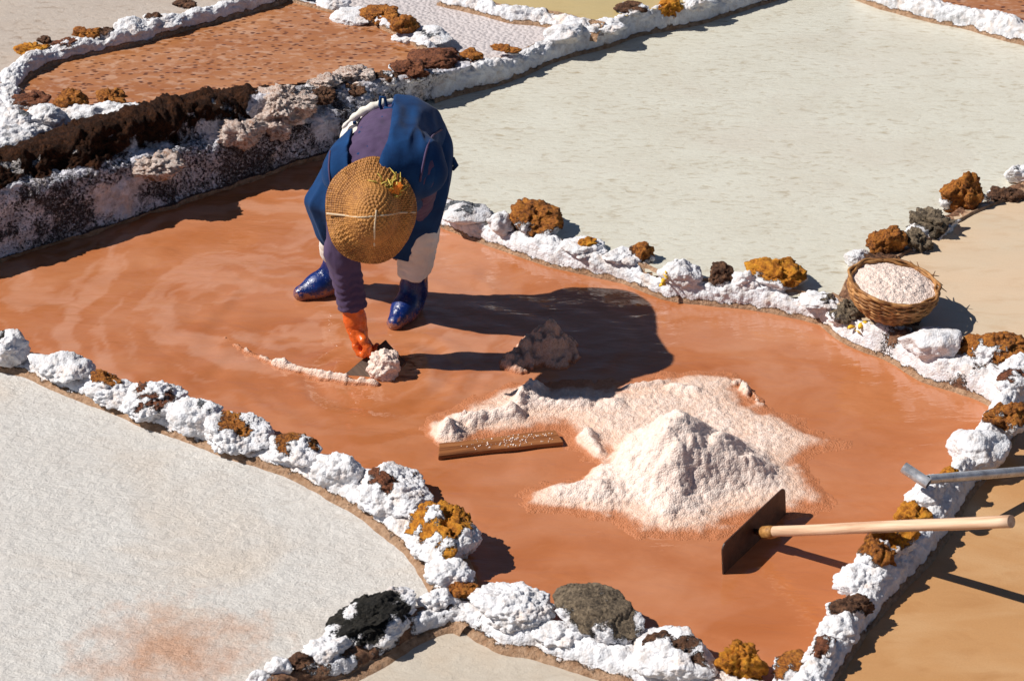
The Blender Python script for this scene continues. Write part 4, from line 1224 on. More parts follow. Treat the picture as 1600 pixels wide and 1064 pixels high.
# basket ------------------------------------------------------------
bas = bpy.data.objects.new('basket', None); COL.objects.link(bas)
bas.location = Vector(px(1387, 487, .128)); bas.rotation_euler = (math.radians(4), math.radians(5.5), 0.3)
tag(bas, 'round wicker basket heaped with pale salt, standing on the ridge at the right', 'basket')
RB, RT, HB = .085, .172, .120
def bowl(t): return RB + (RT - RB) * math.sin(t * math.pi / 2) ** .85, HB * t ** 1.15
def loops(rows, ns, r0, name, amp, phase=math.pi, seed=0, wob=.003, seg=7):
    Vs, Fs, tone, n0 = [], [], [], 0
    n = 132
    th = np.arange(n) * 2 * math.pi / n
    for k, (rad, z) in enumerate(rows):
        rr = rad + amp * np.sin(ns * th + k * phase) + wob * (fbm(np.stack([np.cos(th) * 2, np.sin(th) * 2, np.full(n, k * 3.3 + seed)], 1), 3, seed) - .5) * 2
        zz = z + wob * 1.3 * (fbm(np.stack([np.cos(th) * 2.5, np.sin(th) * 2.5, np.full(n, k * 5.1 + seed)], 1), 3, seed + 2) - .5) * 2
        c = np.stack([rr * np.cos(th), rr * np.sin(th), zz], 1)
        T = np.roll(c, -1, 0) - np.roll(c, 1, 0); T /= np.linalg.norm(T, axis=1, keepdims=True)
        up = np.array([0, 0, 1.0]); Aq = np.cross(T, up); Aq /= np.linalg.norm(Aq, axis=1, keepdims=True); Bq = np.cross(Aq, T)
        ph = np.arange(seg) * 2 * math.pi / seg
        rad_ = r0 * (0.8 + .4 * fbm(np.stack([th * 4, np.full(n, k * 1.7), np.zeros(n)], 1), 2, seed + 5))
        V = c[:, None] + rad_[:, None, None] * (Aq[:, None] * np.cos(ph)[None, :, None] + Bq[:, None] * np.sin(ph)[None, :, None])
        f = grid_faces(n + 1, seg, True) % (n * seg)
        Vs.append(V.reshape(-1, 3)); Fs.append(f + n0); n0 += n * seg
        tn = fbm(np.stack([np.cos(th) * 5, np.sin(th) * 5, np.full(n, k * 7.7)], 1), 3, seed + 9)
        tone.append(np.repeat(np.clip((tn - .5) * 2.2 + .5 + rng.uniform(-.15, .15), 0, 1), seg))
    me = mk_mesh(name, np.vstack(Vs), np.vstack(Fs), True, {'tone': np.concatenate(tone)})
    return link(name, me, M['wicker'], bas)
rows = []
for k in range(19):
    t = k / 18
    rows.append(bowl(t))
loops(rows, 11, .0060, 'woven_wall', .0055, seed=1, wob=.0045)
loops([(RT + .002, HB + .008), (RT - .006, HB + .013), (RT + .004, HB + .017)], 9, .0062, 'rim', .005, 2.1, seed=4, wob=.006)
n = 64
th = np.arange(n) * 2 * math.pi / n
prof = [(0.0001, .004)] + [(bowl(t)[0] - .006, bowl(t)[1] + .001) for t in np.linspace(0, 1, 10)]
Vb = np.array([[(r * math.cos(a), r * math.sin(a), z) for a in th] for r, z in prof]).reshape(-1, 3)
link('bowl_shell', mk_mesh('bowl_shell', Vb, grid_faces(len(prof), n, True), True, {'tone': np.full(len(Vb), .1)}), M['wicker'], bas)
for k in range(9):
    mb = MB()
    a_ = rng.uniform(-.6, 2.6); r0 = RT + .002
    p0 = np.array([r0 * math.cos(a_), r0 * math.sin(a_), HB + .012])
    tdir = np.array([-math.sin(a_), math.cos(a_), 0]) * rng.choice([-1, 1])
    od = np.array([math.cos(a_), math.sin(a_), 0])
    mb.tube(np.array([p0, p0 + tdir * .03 + od * .006 + np.array([0, 0, .004]), p0 + tdir * .055 + od * rng.uniform(.012, .03) + np.array([0, 0, rng.uniform(0, .012)])]), [.003, .0025, .0012], 6)
    mb.build('loose_end', M['wicker']).parent = bas
nr, na = 46, 150
rr = np.linspace(.0005, .167, nr); th = np.arange(na) * 2 * math.pi / na
X_ = rr[:, None] * np.cos(th); Y_ = rr[:, None] * np.sin(th)
W = np.stack([X_, Y_, np.zeros_like(X_)], -1).reshape(-1, 3)
h = .124 + .026 * (1 - (np.hypot(W[:, 0], W[:, 1]) / .17) ** 2) + (fbm(W * 40, 4, 5) - .5) * .014 + (.5 - worley(W * 95, 6)) * .006
h = np.minimum(h, HB + .034)
W[:, 2] = h
hs = mk_mesh('salt_heap', W, grid_faces(nr, na, True), True, {'wet': .20 + .0 * h})
hs = link('salt_heap', hs, M['heap']); hs.location = bas.location; hs.rotation_euler = bas.rotation_euler
tag(hs, 'pale pink salt filling the wicker basket', 'salt heap')
# ================================================================== the person
def sd_cap(P, a, b_, ra, rb):
    a, b_ = np.asarray(a, np.float32), np.asarray(b_, np.float32)
    ba = b_ - a
    pa = P - a
    h = np.clip((pa @ ba) / max(float(ba @ ba), 1e-9), 0, 1)
    return np.linalg.norm(pa - h[:, None] * ba, axis=1) - (ra + (rb - ra) * h)

def sd_chain(P, pts, rs, k=0.02):
    d = None
    for i in range(len(pts) - 1):
        e = sd_cap(P, pts[i], pts[i + 1], rs[i], rs[i + 1])
        d = e if d is None else smin(d, e, k)
    return d

def sd_ell(P, c, r, Rm=None):
    q = P - np.asarray(c, np.float32)
    if Rm is not None: q = q @ np.asarray(Rm, np.float32)       # columns = axes
    r = np.asarray(r, np.float32)
    k0 = np.linalg.norm(q / r, axis=1); k1 = np.linalg.norm(q / (r * r), axis=1)
    return k0 * (k0 - 1) / np.maximum(k1, 1e-6)

def smin(a, b_, k):
    h = np.clip(0.5 + 0.5 * (b_ - a) / k, 0, 1)
    return b_ * (1 - h) + a * h - k * h * (1 - h)

def surface(fn, lo, hi, res):
    """surface nets: a closed smooth quad mesh of fn = 0"""
    lo = np.asarray(lo, float); hi = np.asarray(hi, float)
    n = np.maximum(((hi - lo) / res).astype(int) + 1, 3)
    ax = [lo[i] + np.arange(n[i]) * res for i in range(3)]
    G = np.empty(tuple(n), np.float32)
    Yg, Zg = np.meshgrid(ax[1], ax[2], indexing='ij')
    step = max(1, int(400000 / (n[1] * n[2])))
    for i in range(0, n[0], step):
        xs = ax[0][i:i + step]
        P = np.stack(np.broadcast_arrays(xs[:, None, None], Yg[None], Zg[None]), -1).reshape(-1, 3).astype(np.float32)
        G[i:i + step] = fn(P).reshape(len(xs), n[1], n[2])
    nx, ny, nz = n
    S = G < 0
    cnt = np.zeros((nx - 1, ny - 1, nz - 1), np.float32)
    acc = np.zeros((nx - 1, ny - 1, nz - 1, 3), np.float32)
    def cell(A, o): return A[o[0]:o[0] + nx - 1, o[1]:o[1] + ny - 1, o[2]:o[2] + nz - 1]
    for axis in range(3):
        for o1 in (0, 1):
            for o2 in (0, 1):
                o = [0, 0, 0]; oth = [k for k in range(3) if k != axis]
                o[oth[0]] = o1; o[oth[1]] = o2
                p = list(o); p[axis] = 1
                g0, g1 = cell(G, o), cell(G, p)
                cr = (g0 < 0) != (g1 < 0)
                den = np.where(cr, g0 - g1, 1)
                t = np.where(cr, g0 / den, 0)
                cnt += cr
                for k in range(3):
                    acc[..., k] += cr * (o[k] + (t if k == axis else 0))
    act = cnt > 0
    ids = -np.ones(act.shape, np.int64)
    ids[act] = np.arange(act.sum())
    ci = np.argwhere(act)
    V = lo + (ci + acc[act] / cnt[act][:, None]) * res
    Fs = []
    for axis in range(3):
        a0 = [slice(None)] * 3; a1 = [slice(None)] * 3
        a0[axis] = slice(0, -1); a1[axis] = slice(1, None)
        cr = S[tuple(a0)] != S[tuple(a1)]
        e = np.argwhere(cr)
        u_, v_ = (axis + 1) % 3, (axis + 2) % 3
        ok = (e[:, u_] > 0) & (e[:, v_] > 0) & (e[:, u_] < n[u_] - 1) & (e[:, v_] < n[v_] - 1)
        e = e[ok]
        ins = S[tuple(e.T)]
        q = []
        for du, dv in ((-1, -1), (0, -1), (0, 0), (-1, 0)):
            c = e.copy(); c[:, u_] += du; c[:, v_] += dv
            q.append(ids[tuple(c.T)])
        q = np.stack(q, 1)
        q[~ins] = q[~ins][:, ::-1]
        Fs.append(q)
    return V, np.vstack(Fs)

def smooth_mesh(V, F, it=2, lam=.5):
    for _ in range(it):
        s = np.zeros_like(V); c = np.zeros(len(V))
        for a in range(4):
            b_ = (a + 1) % 4
            np.add.at(s, F[:, a], V[F[:, b_]]); np.add.at(s, F[:, b_], V[F[:, a]])
            np.add.at(c, F[:, a], 1); np.add.at(c, F[:, b_], 1)
        V = V + lam * (s / np.maximum(c, 1)[:, None] - V)
    return V

Y0 = px(572, 482, 0)[1]
def pf(x, y, fwd): return pv(x, y, Y0 - fwd)

J = {}
J['pelvis'] = pf(624, 214, -.02)
J['waist'] = pf(618, 218, .14)
J['chest'] = pf(602, 250, .36)
J['neck'] = pf(590, 288, .53)
J['head'] = pf(579, 328, .61)
J['sh_r'] = pf(546, 272, .44)
J['sh_l'] = pf(658, 264, .42)
J['el_r'] = pf(534, 394, .42)
J['wr_r'] = pf(556, 506, .425)
J['kn_r'] = pf(567, 551, .445)           # knuckles of the right hand
J['el_l'] = pf(650, 326, .10)
J['wr_l'] = pf(646, 352, -.02)
J['hand_l'] = pf(640, 372, -.02)
HEEL_R, TOE_R = px(532, 453, .0), px(462, 468, .0)
HEEL_L, TOE_L = px(650, 482, .0), px(613, 516, .0)
J['an_r'] = HEEL_R + np.array([-.015, 0, .09]); J['an_l'] = HEEL_L + np.array([-.005, -.01, .09])
J['hip_r'] = pf(572, 222, -.02); J['hip_l'] = pf(652, 220, -.02)
J['kne_r'] = (J['an_r'] + J['hip_r']) / 2 + np.array([-.03, -.05, -.03]); J['kne_l'] = (J['an_l'] + J['hip_l']) / 2 + np.array([.01, -.05, -.03])

HAX = np.array([.15, -.90, .37]); HAX /= np.linalg.norm(HAX)      # out through the top of the head
HX = np.array([1.0, 0, 0]) - HAX * HAX[0]; HX /= np.linalg.norm(HX)
HF = np.cross(HAX, HX); HF = HF if HF[2] < 0 else -HF               # the way the face looks (down, a little towards the feet)

def torso(P, o=0.0):
    tw = np.stack([[1, 0, 0]], 0)
    ax = (J['chest'] - J['waist']); ax = ax / np.linalg.norm(ax)
    Xr = np.array([1.0, 0, 0]); Xr = Xr - ax * (ax @ Xr); Xr /= np.linalg.norm(Xr)
    Zr = np.cross(ax, Xr)
    Rm = np.stack([Xr, ax, Zr], 1)
    d = sd_ell(P, J['pelvis'], (.160 + o, .130 + o, .130 + o), None)
    d = smin(d, sd_ell(P, J['waist'], (.140 + o, .17 + o, .108 + o), Rm), .09)
    d = smin(d, sd_ell(P, J['chest'], (.165 + o, .19 + o, .112 + o), Rm), .08)
    d = smin(d, sd_cap(P, J['sh_r'], J['sh_l'], .068 + o, .068 + o), .07)
    return d

def legs(P, o=0.0, top=True, rk=.062, ra=.046):
    d = sd_chain(P, [J['hip_r'], J['kne_r'], J['an_r']], [.088 + o, rk + o, ra + o], .03)
    d = np.minimum(d, sd_chain(P, [J['hip_l'], J['kne_l'], J['an_l']], [.088 + o, rk + o, ra + o], .03))
    return d

def arm(P, s, o=0.0, sh=.056, el=.044, wr=.033):
    if s == 'r': return sd_chain(P, [J['sh_r'], J['el_r'], J['wr_r']], [sh + o, el + o, wr + o], .03)
    return sd_chain(P, [J['sh_l'], J['el_l'], J['wr_l']], [sh + o, el + o, wr + o], .03)

def foot(P, heel, toe, o=0.0):
    f = toe - heel; f = f / np.linalg.norm(f)
    a = heel + np.array([0, 0, .032]) + f * .02; m_ = heel + f * .10 + np.array([0, 0, .040]); t = toe + np.array([0, 0, .022]) - f * .026
    d = sd_chain(P, [a, m_, t], [.036 + o, .041 + o, .027 + o], .03)
    an = heel + f * .02 + np.array([0, 0, .10])
    return smin(d, sd_chain(P, [an, heel + f * .065 + np.array([0, 0, .055])], [.042 + o, .036 + o], .03), .04)

def hand_r(P, o=0.0):
    W0, K0 = J['wr_r'], J['kn_r']
    dn = K0 - W0; dn /= np.linalg.norm(dn)
    nrm = np.array([.80, -.55, 0.0]); nrm -= dn * (dn @ nrm); nrm /= np.linalg.norm(nrm)      # the palm faces right, towards the board
    lat = np.cross(dn, nrm); lat = lat if lat[1] < 0 else -lat                                 # towards the viewer
    Kc = W0 + dn * .088
    d = sd_chain(P, [W0, W0 + dn * .045], [.029 + o, .029 + o], .02)
    for q in (-.5, .5):
        d = smin(d, sd_cap(P, W0 + dn * .03 + lat * q * .018, Kc + lat * q * .042, .021 + o, .0165 + o), .018)
    for i, (q, l1, l2, l3) in enumerate(((-1.5, .040, .026, .020), (-.5, .045, .030, .022), (.5, .042, .028, .021), (1.5, .033, .022, .018))):
        base = Kc + lat * q * .0215 - dn * .008
        p1 = base + (dn * .86 + nrm * .38 + lat * q * .05) * l1
        p2 = p1 + (dn * .25 + nrm * .95) * l2
        p3 = p2 + (dn * -.80 + nrm * .45) * l3
        f = sd_chain(P, [base, p1, p2, p3], [.0104 + o, .0094 + o, .0086 + o, .0076 + o], .005)
        d = smin(d, f, .0035)
    tb = W0 + dn * .030 + nrm * .018 + lat * .014
    t1_ = tb + (dn * .60 + nrm * .62 + lat * .35) * .042
    t2_ = t1_ + (dn * .85 + nrm * .40 - lat * .05) * .034
    t3_ = t2_ + (dn * .95 - nrm * .05 - lat * .1) * .024
    d = smin(d, sd_chain(P, [tb, t1_, t2_, t3_], [.0170 + o, .0130 + o, .0115 + o, .0090 + o], .008), .012)
    return d

def hand_l(P, o=0.0):
    W0 = J['wr_l']; dn = J['hand_l'] - W0; dn = dn / np.linalg.norm(dn)
    lat = np.array([0.25, -.9, .2]); lat -= dn * (dn @ lat); lat /= np.linalg.norm(lat)
    nrm = np.cross(dn, lat)
    nrm = nrm if nrm[0] < 0 else -nrm
    Kc = W0 + dn * .085
    d = None
    for q in (-.5, .5):
        e = sd_cap(P, W0 + lat * q * .018, Kc + lat * q * .042, .022 + o, .0165 + o)
        d = e if d is None else smin(d, e, .018)
    for q, l1, l2, l3 in ((-1.5, .030, .022, .018), (-.5, .044, .028, .021), (.5, .046, .030, .022), (1.5, .040, .026, .020)):
        b_ = Kc + lat * q * .0195 - dn * .008
        p1 = b_ + (dn * .95 + nrm * .2 + lat * q * .06) * l1; p2 = p1 + (dn * .8 + nrm * .55) * l2; p3 = p2 + (dn * .6 + nrm * .75) * l3
        d = smin(d, sd_chain(P, [b_, p1, p2, p3], [.0112 + o, .01 + o, .009 + o, .008 + o], .006), .008)
    tb = W0 + dn * .03 + lat * .02
    d = smin(d, sd_chain(P, [tb, tb + (dn * .5 + lat * .8) * .045, tb + (dn * .5 + lat * .8) * .045 + (dn * .9 + lat * .3) * .05], [.017 + o, .0125 + o, .009 + o], .008), .012)
    return d

def head(P):
    c = J['head']
    Rm = np.stack([HX, HF, HAX], 1)
    d = sd_ell(P, c, (.074, .092, .105), Rm)
    jaw = c + HF * .030 - HAX * .075
    d = smin(d, sd_ell(P, jaw, (.052, .060, .055), Rm), .04)
    d = smin(d, sd_cap(P, J['neck'] - np.array([0, 0, .01]), c - HAX * .06 - HF * .02, .058, .052), .03)
    for s in (-1, 1):
        e = c + HF * .082 + HX * .030 * s + HAX * .0
        d = np.maximum(d, -(np.linalg.norm(P - e, axis=1) - .014) * 1.0) if False else smin(d, np.linalg.norm(P - (e - HF * .004), axis=1) - .012, .006)
        d = smin(d, sd_ell(P, c + HX * .076 * s - HF * .005 - HAX * .01, (.010, .020, .032), Rm), .008)
        d = smin(d, sd_cap(P, e + HAX * .018 - HX * .012 * s, e + HAX * .018 + HX * .012 * s, .007, .005), .010)
    d = smin(d, sd_cap(P, c + HF * .086 + HAX * .005, c + HF * .110 - HAX * .034, .009, .013), .012)
    d = smin(d, sd_cap(P, c + HF * .088 - HAX * .062 - HX * .016, c + HF * .088 - HAX * .062 + HX * .016, .008, .008), .008)
    return d

def body(P):
    d = torso(P)
    d = smin(d, sd_cap(P, J['chest'], J['neck'], .075, .058), .05)
    d = smin(d, head(P), .02)
    d = smin(d, legs(P), .03)
    for s in 'rl': d = smin(d, arm(P, s), .03)
    d = smin(d, hand_r(P), .012)
    d = smin(d, hand_l(P), .012)
    d = smin(d, foot(P, HEEL_R, TOE_R), .03)
    d = smin(d, foot(P, HEEL_L, TOE_L), .03)
    return d

allp = np.array(list(J.values()) + [HEEL_R, TOE_R, HEEL_L, TOE_L])
lo_, hi_ = allp.min(0) - .26, allp.max(0) + .26
lo_[2] = -.06
PORG = np.array([px(572, 482, 0)[0], Y0, 0.0])

def wear(name, fn, lo, hi, res, mat, parent, disp=None, it=2):
    V, F = surface(fn, lo, hi, res)
    V = smooth_mesh(V, F, it)
    if disp is not None:
        N = normals(V, F)
        V = V + N * disp(V, N)[:, None]
    o = link(name, mk_mesh(name, V - PORG, F), M[mat])
    if parent is not None: o.parent = parent
    else: o.location = PORG
    return o

person = wear('person', body, lo_, hi_, .0075, 'skin', None)
tag(person, 'person in blue and purple bent double over the muddy pan in a straw hat', 'person')

def box_of(pts, pad):
    pts = np.array(pts)
    return pts.min(0) - pad, pts.max(0) + pad

# sweater: trunk and both sleeves
def sweater(P):
    d = torso(P, .012)
    d = smin(d, sd_cap(P, J['chest'], J['neck'], .085, .070), .05)
    for s in 'rl': d = smin(d, arm(P, s, .016, .058, .047, .036), .035)
    c = J['wr_r'] + (J['wr_r'] - J['el_r']) * -.23
    cut = (P - c) @ ((J['wr_r'] - J['el_r']) / np.linalg.norm(J['wr_r'] - J['el_r'])).astype(np.float32)
    near = np.linalg.norm(P - J['wr_r'], axis=1) < .19
    d = np.where(near, np.maximum(d, cut), d)
    return d
def folds(amp, sc, seed):
    def f(V, N):
        return (fbm(V * sc, 3, seed) - .5) * amp * 2
    return f
def sleeve_folds(V, N):
    a, b_ = J['el_r'], J['wr_r']
    ax = (b_ - a) / np.linalg.norm(b_ - a)
    t = (V - a) @ ax
    r = np.linalg.norm(V - a - t[:, None] * ax, axis=1)
    near = np.exp(-(r / .09) ** 4)
    w_ = np.sin(t * 190 + 5 * fbm(V * 14, 2, 3) + 2.2 * np.sin(V[:, 0] * 60)) * .0030 * near * sstep(.02, .12, t)
    return w_ + (fbm(V * np.array([30, 30, 16]), 3, 6) - .5) * .012
pts = [J[k] for k in ('pelvis', 'chest', 'sh_r', 'sh_l', 'el_r', 'wr_r', 'el_l', 'wr_l', 'neck')]
l1, h1 = box_of(pts, .22)
wear('sweater', sweater, l1, h1, .008, 'purple', person, sleeve_folds, 2)

# vest: a blue shell with the back left open
cut_poly = np.array([(600, 146), (618, 146), (613, 172), (606, 205), (598, 236), (592, 262), (580, 300), (556, 290), (546, 262), (543, 232), (550, 200), (566, 172)], float)
arm_poly = np.array([(690, 195), (720, 200), (720, 420), (640, 420), (655, 300), (661, 262), (668, 226), (676, 205)], float)
def vest(P):
    t = torso(P, 0)
    d = np.minimum(t, sd_cap(P, J['chest'], J['neck'], .06, .05)) - .026
    bel = (J['waist'] + J['chest']) / 2 + np.array([.02, -.02, -.14])
    d = smin(d, sd_ell(P, bel, (.13, .17, .12)), .08)
    u_, v_ = to_px(P.astype(float))
    pr = sd_poly(u_, v_, cut_poly) / 395.0
    up = (P[:, 2] > J['chest'][2] - .06)
    d = np.where(up, np.maximum(d, -np.maximum(pr, .004 - t)), d)
    for s in 'rl': d = np.maximum(d, -(arm(P, s, .020, .062, .05, .036)))
    return d.astype(np.float32)
l2, h2 = box_of([J[k] for k in ('pelvis', 'chest', 'sh_r', 'sh_l', 'neck')], .24)
def vest_folds(V, N):
    q = V * np.array([24, 7, 10])
    q = V * np.array([13, 4, 6])
    return ((1 - np.abs(2 * fbm(q, 2, 15) - 1) * 2.2) - .4) * .011 + (fbm(V * 6, 2, 19) - .5) * .014
wear('vest', vest, l2, h2, .0065, 'navy', person, vest_folds, 2)

# apron skirt hanging round the thighs, its loose corner swinging out at the left
def ring_loft(rings, n=150, fold=(.05, 9), seed=0, thick=.006, sub=14, close=True):
    R_ = np.array(rings, float)                        # xl, xr, y, fwd, depth
    C = []
    for k in range(len(R_) - 1):
        p0, p1, p2, p3 = R_[max(k - 1, 0)], R_[k], R_[k + 1], R_[min(k + 2, len(R_) - 1)]
        for t in np.linspace(0, 1, sub, endpoint=False):
            C.append(.5 * (2 * p1 + (p2 - p0) * t + (2 * p0 - 5 * p1 + 4 * p2 - p3) * t * t + (3 * p1 - 3 * p2 + p3 - p0) * t ** 3))
    C.append(R_[-1])
    th = np.arange(n) * 2 * math.pi / n
    V = []
    for i, (xl, xr, y, f, dep) in enumerate(C):
        a, b_ = pf(xl, y, f), pf(xr, y, f)
        g_ = i / (len(C) - 1)
        fm = 1 + fold[0] * (.25 + g_) * ((1 - 2 * np.abs(np.sin(fold[1] * .5 * th + .9 * np.sin(2 * th + seed) + g_ * 1.2))) * .55 + (fbm(np.stack([np.cos(th) * 2.2, np.sin(th) * 2.2, np.full(n, g_ * 1.1 + seed)], 1), 3, seed) - .5) * 2.2)
        cx_ = (a + b_) / 2
        hx = (b_[0] - a[0]) / 2
        V.append(np.stack([cx_[0] + hx * np.cos(th) * (.5 + .5 * fm), cx_[1] - dep * np.sin(th) * fm, np.full(n, cx_[2]) + .008 * np.sin(th * 5 + seed) - .03 * g_ * np.cos(th)], 1))
    return np.array(V).reshape(-1, 3), grid_faces(len(C), n, True)
V, F = ring_loft([(556, 694, 200, .02, .12), (528, 706, 226, .04, .14), (508, 707, 256, .06, .15), (490, 703, 290, .07, .15), (478, 696, 314, .07, .145), (483, 690, 332, .06, .135), (493, 680, 358, .05, .115), (500, 670, 378, .045, .09), (508, 660, 390, .04, .08)], fold=(.10, 13), seed=2)
sk = link('apron', mk_mesh('apron', V - PORG, F), M['navy'], person)
md = sk.modifiers.new('solidify', 'SOLIDIFY'); md.thickness = .005

# trousers
def trousers(P):
    def lg(h_, k_, a_, o):
        cut = a_ + np.array([0, 0, .055])
        return sd_chain(P, [h_, k_, cut], [.10, .076, .066], .04)
    d = np.minimum(lg(J['hip_r'], J['kne_r'], J['an_r'], 0), lg(J['hip_l'], J['kne_l'], J['an_l'], 0))
    d = smin(d, sd_ell(P, J['pelvis'], (.18, .14, .14)), .05)
    d = np.maximum(d, -(P[:, 2] - .165 - (P[:, 0] - PORG[0]) * .0))
    return d
def tr_folds(V, N):
    return (fbm(V * np.array([26, 26, 12]), 4, 33) - .5) * .022 * sstep(.75, .3, V[:, 2]) + (1 - np.abs(2 * fbm(V * np.array([14, 14, 34]), 2, 36) - 1)) * .010 - .005
l3, h3 = box_of([J['hip_r'], J['hip_l'], J['an_r'], J['an_l'], J['pelvis']], .2)
wear('trousers', trousers, l3, h3, .008, 'trouser', person, tr_folds, 2)

# rubber boots
for nm, heel, toe, an, kn in (('r', HEEL_R, TOE_R, J['an_r'], J['kne_r']), ('l', HEEL_L, TOE_L, J['an_l'], J['kne_l'])):
    def boot(P, heel=heel, toe=toe, an=an, kn=kn):
        top = an + (kn - an) * .30
        d = smin(foot(P, heel, toe, .007), sd_chain(P, [an, top], [.049, .052], .03), .035)
        f = (toe - heel) / np.linalg.norm(toe - heel)
        return np.maximum(d, (P[:, 2] - top[2]))
    lb, hb = box_of([heel, toe, an, an + (kn - an) * .45], .11)
    lb[2] = -.07
    wear('boot', boot, lb, hb, .0055, 'boot', person, lambda V, N: (fbm(V * 22, 3, 12) - .5) * .012 * sstep(.10, .16, V[:, 2]) + (fbm(V * 40, 2, 4) - .5) * .003, 2)

# glove
def glove(P):
    d = hand_r(P, .0032)
    up = J['el_r'] - J['wr_r']; up = up / np.linalg.norm(up)
    d = smin(d, sd_chain(P, [J['wr_r'] + up * .085, J['wr_r'] + up * .02, J['wr_r'] - up * .02], [.044, .040, .035], .02), .02)
    return d
lg_, hg_ = box_of([J['wr_r'], J['kn_r'], J['wr_r'] + np.array([0, 0, .09])], .085)
lg_[2] = max(lg_[2], -.06)
wear('glove', glove, lg_, hg_, .0026, 'glove', person, lambda V, N: (fbm(V * np.array([40, 40, 70]), 3, 14) - .5) * .0045, 1)

# hair at the nape
def hair(P):
    Rm = np.stack([HX, HF, HAX], 1)
    d = sd_ell(P, J['head'] - HF * .012 + HAX * .006, (.082, .092, .108), Rm)
    face = (P - J['head']) @ HF.astype(np.float32) - .045
    return np.maximum(d, face)
lh, hh_ = box_of([J['head']], .16)
wear('hair', hair, lh, hh_, .007, 'hair', person, None, 1)

# hat: coils of plaited straw
HAT_P = catmull(np.array([(0.0003, .132), (.030, .129), (.056, .117), (.078, .094), (.092, .064), (.104, .038), (.124, .016), (.150, -.010), (.178, -.044)]), .0008)
HAT_ARC = np.concatenate([[0], np.cumsum(np.linalg.norm(np.diff(HAT_P, axis=0), axis=1))])
def hat():
    na_, nr_ = 420, 190
    arc = np.linspace(0.0006, HAT_ARC[-1], nr_)
    prof_r = np.interp(arc, HAT_ARC, HAT_P[:, 0]); prof_z = np.interp(arc, HAT_ARC, HAT_P[:, 1])
    # widths as the photograph shows them: wide brim, longer towards the front
    th = np.arange(na_) * 2 * math.pi / na_
    k_sty = np.round(prof_r * 2 * math.pi / .011)
    row = arc / .0118
    rowi = np.floor(row)
    per = np.maximum(8, np.round((np.interp((rowi + .5) * .0118, arc, prof_r)) * 2 * math.pi / .0150))
    st = np.sin(th[None, :] * per[:, None] + (rowi % 2)[:, None] * math.pi)
    disp = .0062 * np.sqrt(np.abs(np.sin(row * math.pi)))[:, None] * (.30 + .70 * np.abs(st)) + .0012 * st
    q = np.stack([np.outer(prof_r, np.cos(th)), np.outer(prof_r, np.sin(th)), np.repeat(prof_z[:, None], na_, 1)], -1)
    nz = fbm(q.reshape(-1, 3) * 14, 3, 91).reshape(nr_, na_) - .5
    brim = sstep(.16, .25, arc)[:, None]
    wave = brim * (.016 * np.sin(2 * th + .6) + .010 * np.sin(3 * th + 2.0) + nz * .03)
    rs = 1 + brim * .02 * np.sin(5 * th + 1)
    X = q[..., 0] * rs * .93; Yy = q[..., 1] * rs * 1.10; Zz = q[..., 2] + wave + disp + nz * .006
    # lower edge of the brim droops a little further out
    V = np.stack([X, Yy, Zz], -1).reshape(-1, 3)
    tone = np.clip(.25 + .65 * (np.abs(st) * np.sqrt(np.abs(np.sin(row * math.pi)))[:, None]) + nz * .5 + .18 * (fbm(q.reshape(-1, 3) * 60, 2, 5).reshape(nr_, na_) - .5), 0, 1).reshape(-1)
    return V, grid_faces(nr_, na_, True), tone
V, F, tone = hat()
HUP = np.cross(HAX, HX); HUP = HUP if HUP[2] > 0 else -HUP
Rh = np.stack([HX, HUP, HAX], 1)
HC = J['head'] + HAX * .030 - HUP * .006
hat_px = lambda v: HC + Rh @ np.asarray(v)
Vw = V @ Rh.T + HC
ho = link('hat', mk_mesh('hat', Vw - PORG, F, True, {'tone': tone}), M['straw'], person)
md = ho.modifiers.new('solidify', 'SOLIDIFY'); md.thickness = .005; md.offset = -1
def hat_prof(r): return float(np.interp(r, HAT_P[:, 0], HAT_P[:, 1])) + .004
mb = MB()
xs = np.linspace(-.162, .162, 40)
mb.tube(np.array([hat_px((x, -.004 + .004 * math.sin(x * 20), max(hat_prof(abs(x) / .93), .118 - abs(x) * .80) + .006)) for x in xs]), .0036, 6)
ys = np.linspace(.018, -.118, 20)
mb.tube(np.array([hat_px((.003 + .004 * math.sin(y * 30), y, max(hat_prof(abs(y) * .92), .112 - abs(y) * .5) + .008)) for y in ys]), .0034, 6)
tw = mb.build('twine', M['twine']); tw.location = (0, 0, 0)
for v in tw.data.vertices: v.co = v.co - Vector(PORG)
tw.parent = ho
mb = MB(); mo = MB(); 
for k in range(30):
    a_ = rng.uniform(0, 2 * math.pi); l_ = rng.uniform(.03, .07)
    p0 = np.array([.062 + rng.normal(0, .016), .092 + rng.normal(0, .014), .052])
    p1 = p0 + np.array([math.cos(a_) * l_ * .5, math.sin(a_) * l_ * .5, .012]); p2 = p0 + np.array([math.cos(a_ + .4) * l_, math.sin(a_ + .4) * l_, rng.uniform(-.01, .01)])
    mb.tube(np.array([hat_px(p) for p in (p0, p1, p2)]) - PORG, [.0036, .0034, .0014], 5)
for k in range(16):
    a_ = rng.uniform(0, 2 * math.pi); c_ = np.array([.086 + rng.normal(0, .007), .092 + rng.normal(0, .011), .056 + rng.uniform(-.004, .010)])
    u1 = np.array([math.cos(a_), math.sin(a_), rng.uniform(-.3, .6)]) * .022; u2 = np.array([-math.sin(a_), math.cos(a_), rng.uniform(-.3, .3)]) * .011
    pts_ = [c_ - u1, c_ - u2 + [0, 0, .003], c_ + u1, c_ + u2 + [0, 0, .003]]
    mo.add(np.array([hat_px(p) for p in pts_]) - PORG, np.array([[0, 1, 2, 3]]))
for o_ in (mb.build('flower_stalks', M['stalk']), mo.build('flower', M['orange_petal'])):
    o_.parent = ho

